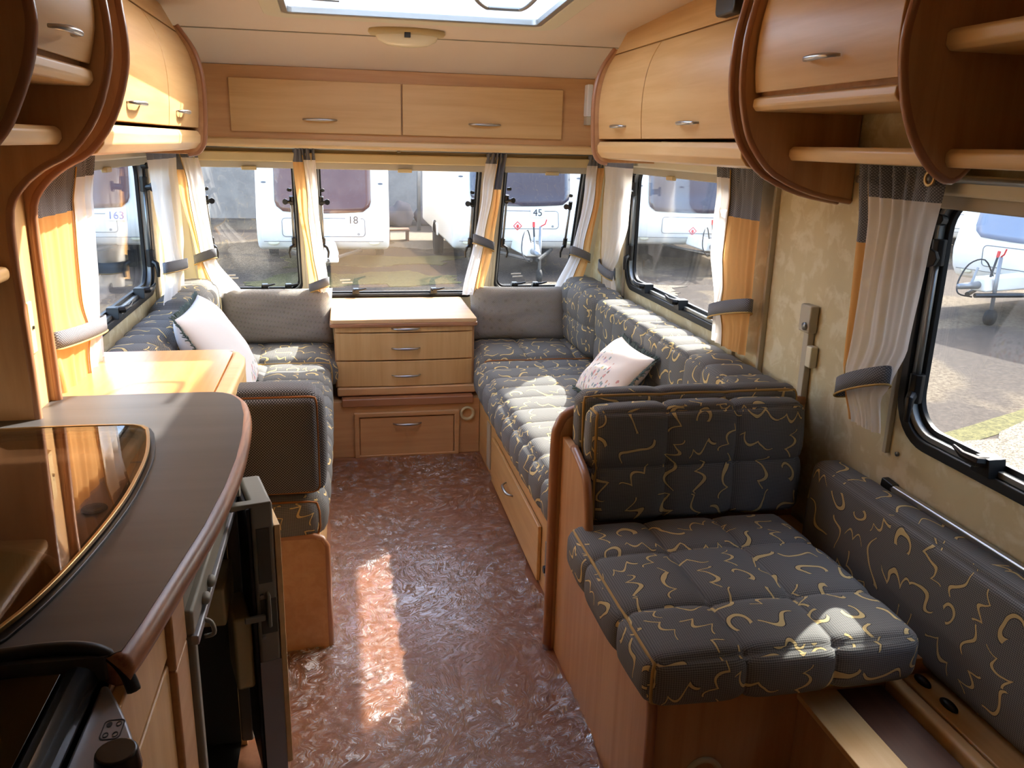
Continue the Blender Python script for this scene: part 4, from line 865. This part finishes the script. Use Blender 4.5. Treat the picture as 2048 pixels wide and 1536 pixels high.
def caravan(loc, ang, label, num=None, tint='tint', W=2.15, Lg=5.2, hitch=True, dz=0, mark=True, simple=False, lx=0):
    R = root('caravan', (loc[0], loc[1], GZ), label, 'caravan', 'white touring caravans in the yard'); R.rotation_euler = (0, 0, ang); R['_loc'] = 1
    prof = [(.16, .40), (.03, .55), (-.02, .80), (.02, .98), (.10, 1.30), (.22, 1.90), (.36, 2.28), (.70, 2.50), (Lg-.3, 2.50), (Lg, 2.25), (Lg, .42)]
    MB().prism(smoothpts(prof, 2), YZ, -W/2, W/2).build('body', 'body', R, bev=.13, seg=4)
    def F(x, z, n):   # on the front face
        z = z+dz if z > .56 else z
        for (ya, za), (yb, zb) in zip(prof, prof[1:]):
            if za <= z <= zb: y = ya+(yb-ya)*(z-za)/(zb-za); break
        else: y = .3
        return (x, y-.012-n, z)
    hw = W/2-.30
    w0 = [(-hw, 1.90), (-hw-.02, 1.5), (-hw+.02, 1.10), (-hw+.14, 1.02), (-hw*.5, .985), (0, .975), (hw*.5, .985), (hw-.14, 1.02), (hw-.02, 1.10), (hw+.02, 1.5), (hw, 1.90)]
    b = MB(); rows = []
    for x, z in w0: rows.append((x, z))
    nA = 12; zs = [1.0+.9*i/nA for i in range(nA+1)]
    def wl(z): return hw+.02-(.16*(max(0, 1.14-z)/.16)**2)
    b.grid(lambda u, v: F(wl(v)*u, v-.025*(1-u*u)*(1.9-v)/.9, .014), [i/8-1 for i in range(17)], zs)
    b.build('window', tint, R, smooth=True, sol=.01)
    lk = rr(-.62, .62, .62, .90, .05, 4)
    MB().tube([F(x, z, .004) for x, z in lk], .005, 5, True).build('locker_door_seam', 'line', R)
    MB().tube([F(x, .545, .004) for x in (-W/2+.1, 0, W/2-.1)], .004, 5).build('panel_seam', 'line', R)
    for s in (-1, 1):
        MB().ell(F(s*(W/2-.24), .52, 0), (.085, .02, .035)).build('marker_lamp', 'cream', R, smooth=True)
        MB().prism([(s*(W/2-.13)+.04*cos(t*pi/6), 1.42+.014*sin(t*pi/6)) for t in range(12)], lambda x, z, n: F(x, z, n), .015, .02).build('badge', 'line', R)
        MB().tube([(s*(W/2-.12), 2.6, .33), (s*(W/2+.02), 2.6, .33)], .32, 24).build('wheel', 'tyre', R, smooth=True)
        BX('wheel_arch', 'body', R, s*(W/2)-.02, s*(W/2)+.02, 2.2, 3.0, .40, .62, bev=.02)
    MB().tube([F(.52, .66, .006), F(.52, .66, .014)], .02, 10).build('lock', 'grey', R)
    if num:
        cv = bpy.data.curves.new('numerals', 'FONT'); cv.body = num; cv.size = .16; cv.align_x = 'CENTER'; cv.align_y = 'CENTER'; cv.extrude = .002
        to = bpy.data.objects.new('tmp', cv); me = bpy.data.meshes.new_from_object(to); bpy.data.objects.remove(to)
        nx = .22 if num == '18' else (.30 if num == '45' else .72)
        nx = {'18': .44, '45': .27}.get(num, .62)
        hwn = .115 if len(num) == 2 else .15
        pl_ = MB().prism([(nx-hwn, .80), (nx+hwn, .80), (nx+hwn, .945), (nx-hwn, .945)], F, .006, .016).build('number_card', 'white', R)
        c0 = F(nx, .872, .030); me.materials.clear(); me.materials.append(M['navy' if len(num) == 3 else 'ink'])
        t = bpy.data.objects.new('numerals', me); COL.objects.link(t); t.parent = pl_; t.matrix_parent_inverse = Matrix(); t.location = c0; t.rotation_euler = (pi/2-.10, 0, 0)
    if mark:
        mx_ = -.06; dm = lambda r: [(mx_+r, .665), (mx_, .665+r), (mx_-r, .665), (mx_, .665-r)]
        MB().ring(dm(.075), dm(.058), F, .006, .010).build('warning_diamond', 'red', R); MB().ell(F(mx_, .66, .008), (.022, .004, .030)).build('flame_mark', 'red', R)
    if hitch and simple:
        for s in (-1, 1): MB().tube([(s*.55, .1, .40), (s*.05, -.95, .38)], .03, 8).build('drawbar', 'dark', R)
        MB().prism([(-.20, .34), (.22, .34), (.16, .56), (-.16, .56)], lambda x, z, a: (x, a, z), -.95, .0).build('hitch_cover', 'body', R, bev=.04)
    elif hitch:
        for s in (-1, 1): MB().tube([(s*.55, .1, .40), (s*.05, -1.05, .38)], .03, 8).build('drawbar', 'dark', R)
        MB().prism([(-.16, .42), (.16, .42), (.12, .60), (-.12, .60)], lambda x, z, a: (x*(1 if a > -.6 else .75), a, z), -.95, .05).build('hitch_cover', 'body', R, bev=.03)
        MB().tube([(0, -.95, .50), (0, -1.32, .50)], [.05, .035], 12).build('coupling', 'grey', R, smooth=True)
        MB().tube([(.0, -1.08, .53), (.0, -1.0, .72)], .016, 8).build('coupling_lever', 'grey', R); MB().tube([(.05, -.80, .60), (.05, -.72, .86)], .014, 8).build('handbrake', 'dark', R)
        MB().tube([(.05, -.725, .84), (.05, -.71, .92)], .02, 8).build('brake_grip', 'red', R)
        MB().tube([(.14, -.80, .14), (.14, -.80, .86)], .024, 10).build('jockey_post', 'grey', R, smooth=True)
        MB().tube([(.14, -.80, .86), (.20, -.84, .90), (.22, -.84, .97)], .010, 8).build('jockey_handle', 'red', R)
        MB().tube([(.11, -.80, .10), (.17, -.80, .10)], .10, 18).build('jockey_wheel', 'tyre', R, smooth=True)
        MB().tube(smoothpts([(.02, -.70, .60), (-.06, -.80, .80), (-.16, -.95, .74), (-.2, -1.05, .52), (-.14, -1.1, .38), (-.05, -.95, .34)], 4), .010, 6).build('cable', 'dark', R, smooth=True)
    return R
caravan((-.25, 13.3), 0, 'white caravan with brownish window and card numbered 18, outside the middle front window', '18', 'tintr', 2.0, mark=False, hitch=True, simple=True)
caravan((2.86, 13.4), 0, 'white caravan with dark blue window and card numbered 45, outside the right front window', '45', 'tint', 2.2, dz=.13)
caravan((-3.95, 13.8), radians(2), 'white caravan with a blue three-digit number, seen through the left side window', '163', 'tintr', 2.2, 4.2)
caravan((6.15, 14.0), radians(-6), 'white caravan with teal stripe and red warning diamond, seen through the right lounge window', None, 'tint', 2.3)
caravan((8.75, 9.35), radians(-74), 'nearest white caravan with misty window and grey hitch outside the dinette window', None, 'tintb', 2.2, mark=False)
caravan((12.9, 15.2), radians(-10), 'white caravan farther back behind the hitch outside the dinette window', None, 'tint', 2.2, hitch=False, mark=False)
o = MB().box(-14, 30, 23.5, 23.8, GZ, 4.6).build('yard_wall', 'render', None, bev=0); tag(o, 'pale grey building wall closing the yard behind the caravans', 'wall')
o = MB().box(4.2, 9, -9, 3.62, GZ, 5.2).build('shade_block', 'render', None); tag(o, 'unseen tall grey block added beside the caravan to shade the dinette window', 'sun blocker')  # out-of-view block, added only to keep direct sun off the dinette
o = MB().tube([(1.86, 20.5, GZ), (1.86, 20.5, 2.4)], .05, 10).build('post', 'grey', None, smooth=True); tag(o, 'thin grey post standing before the yard wall', 'post')
rs = random.Random(5)
for i, (x, y, s, lab) in enumerate(((1.45, 21.6, .34, 'grey rubble sack left of the thin post'), (2.15, 21.9, .27, 'smaller grey rubble sack right of the thin post'), (1.05, 22.2, .22, 'small dark rubble heap farthest left by the yard wall'))):
    b = MB().ell((x, y, GZ+s*.75), (s*1.1, s*.8, s), 20, 14)
    for v in b.v:
        d = (v-Vector((x, y, GZ+s*.75))); v += d*(.16*sin(9*v.x+i)*cos(11*v.z)+.08*sin(23*v.x)); v.z = max(v.z, GZ+.001)
    tag(b.build('rubble_sack', 'sack', None, smooth=True), lab, 'sack', 'rubble by the yard wall')
R = root('step_stool', (1.15, 18.3, GZ), 'low brown step stool on the gravel beside the caravan numbered 18', 'stool')
BX('top', 'brick', R, .95, 1.45, 18.1, 18.5, GZ+.22, GZ+.26, bev=.01)
for x in (.98, 1.38): BX('leg', 'brick', R, x, x+.05, 18.12, 18.48, GZ, GZ+.22, bev=.005)

for o in bpy.data.objects:
    for k in ('_loc', '_org'):
        if k in o: del o[k]
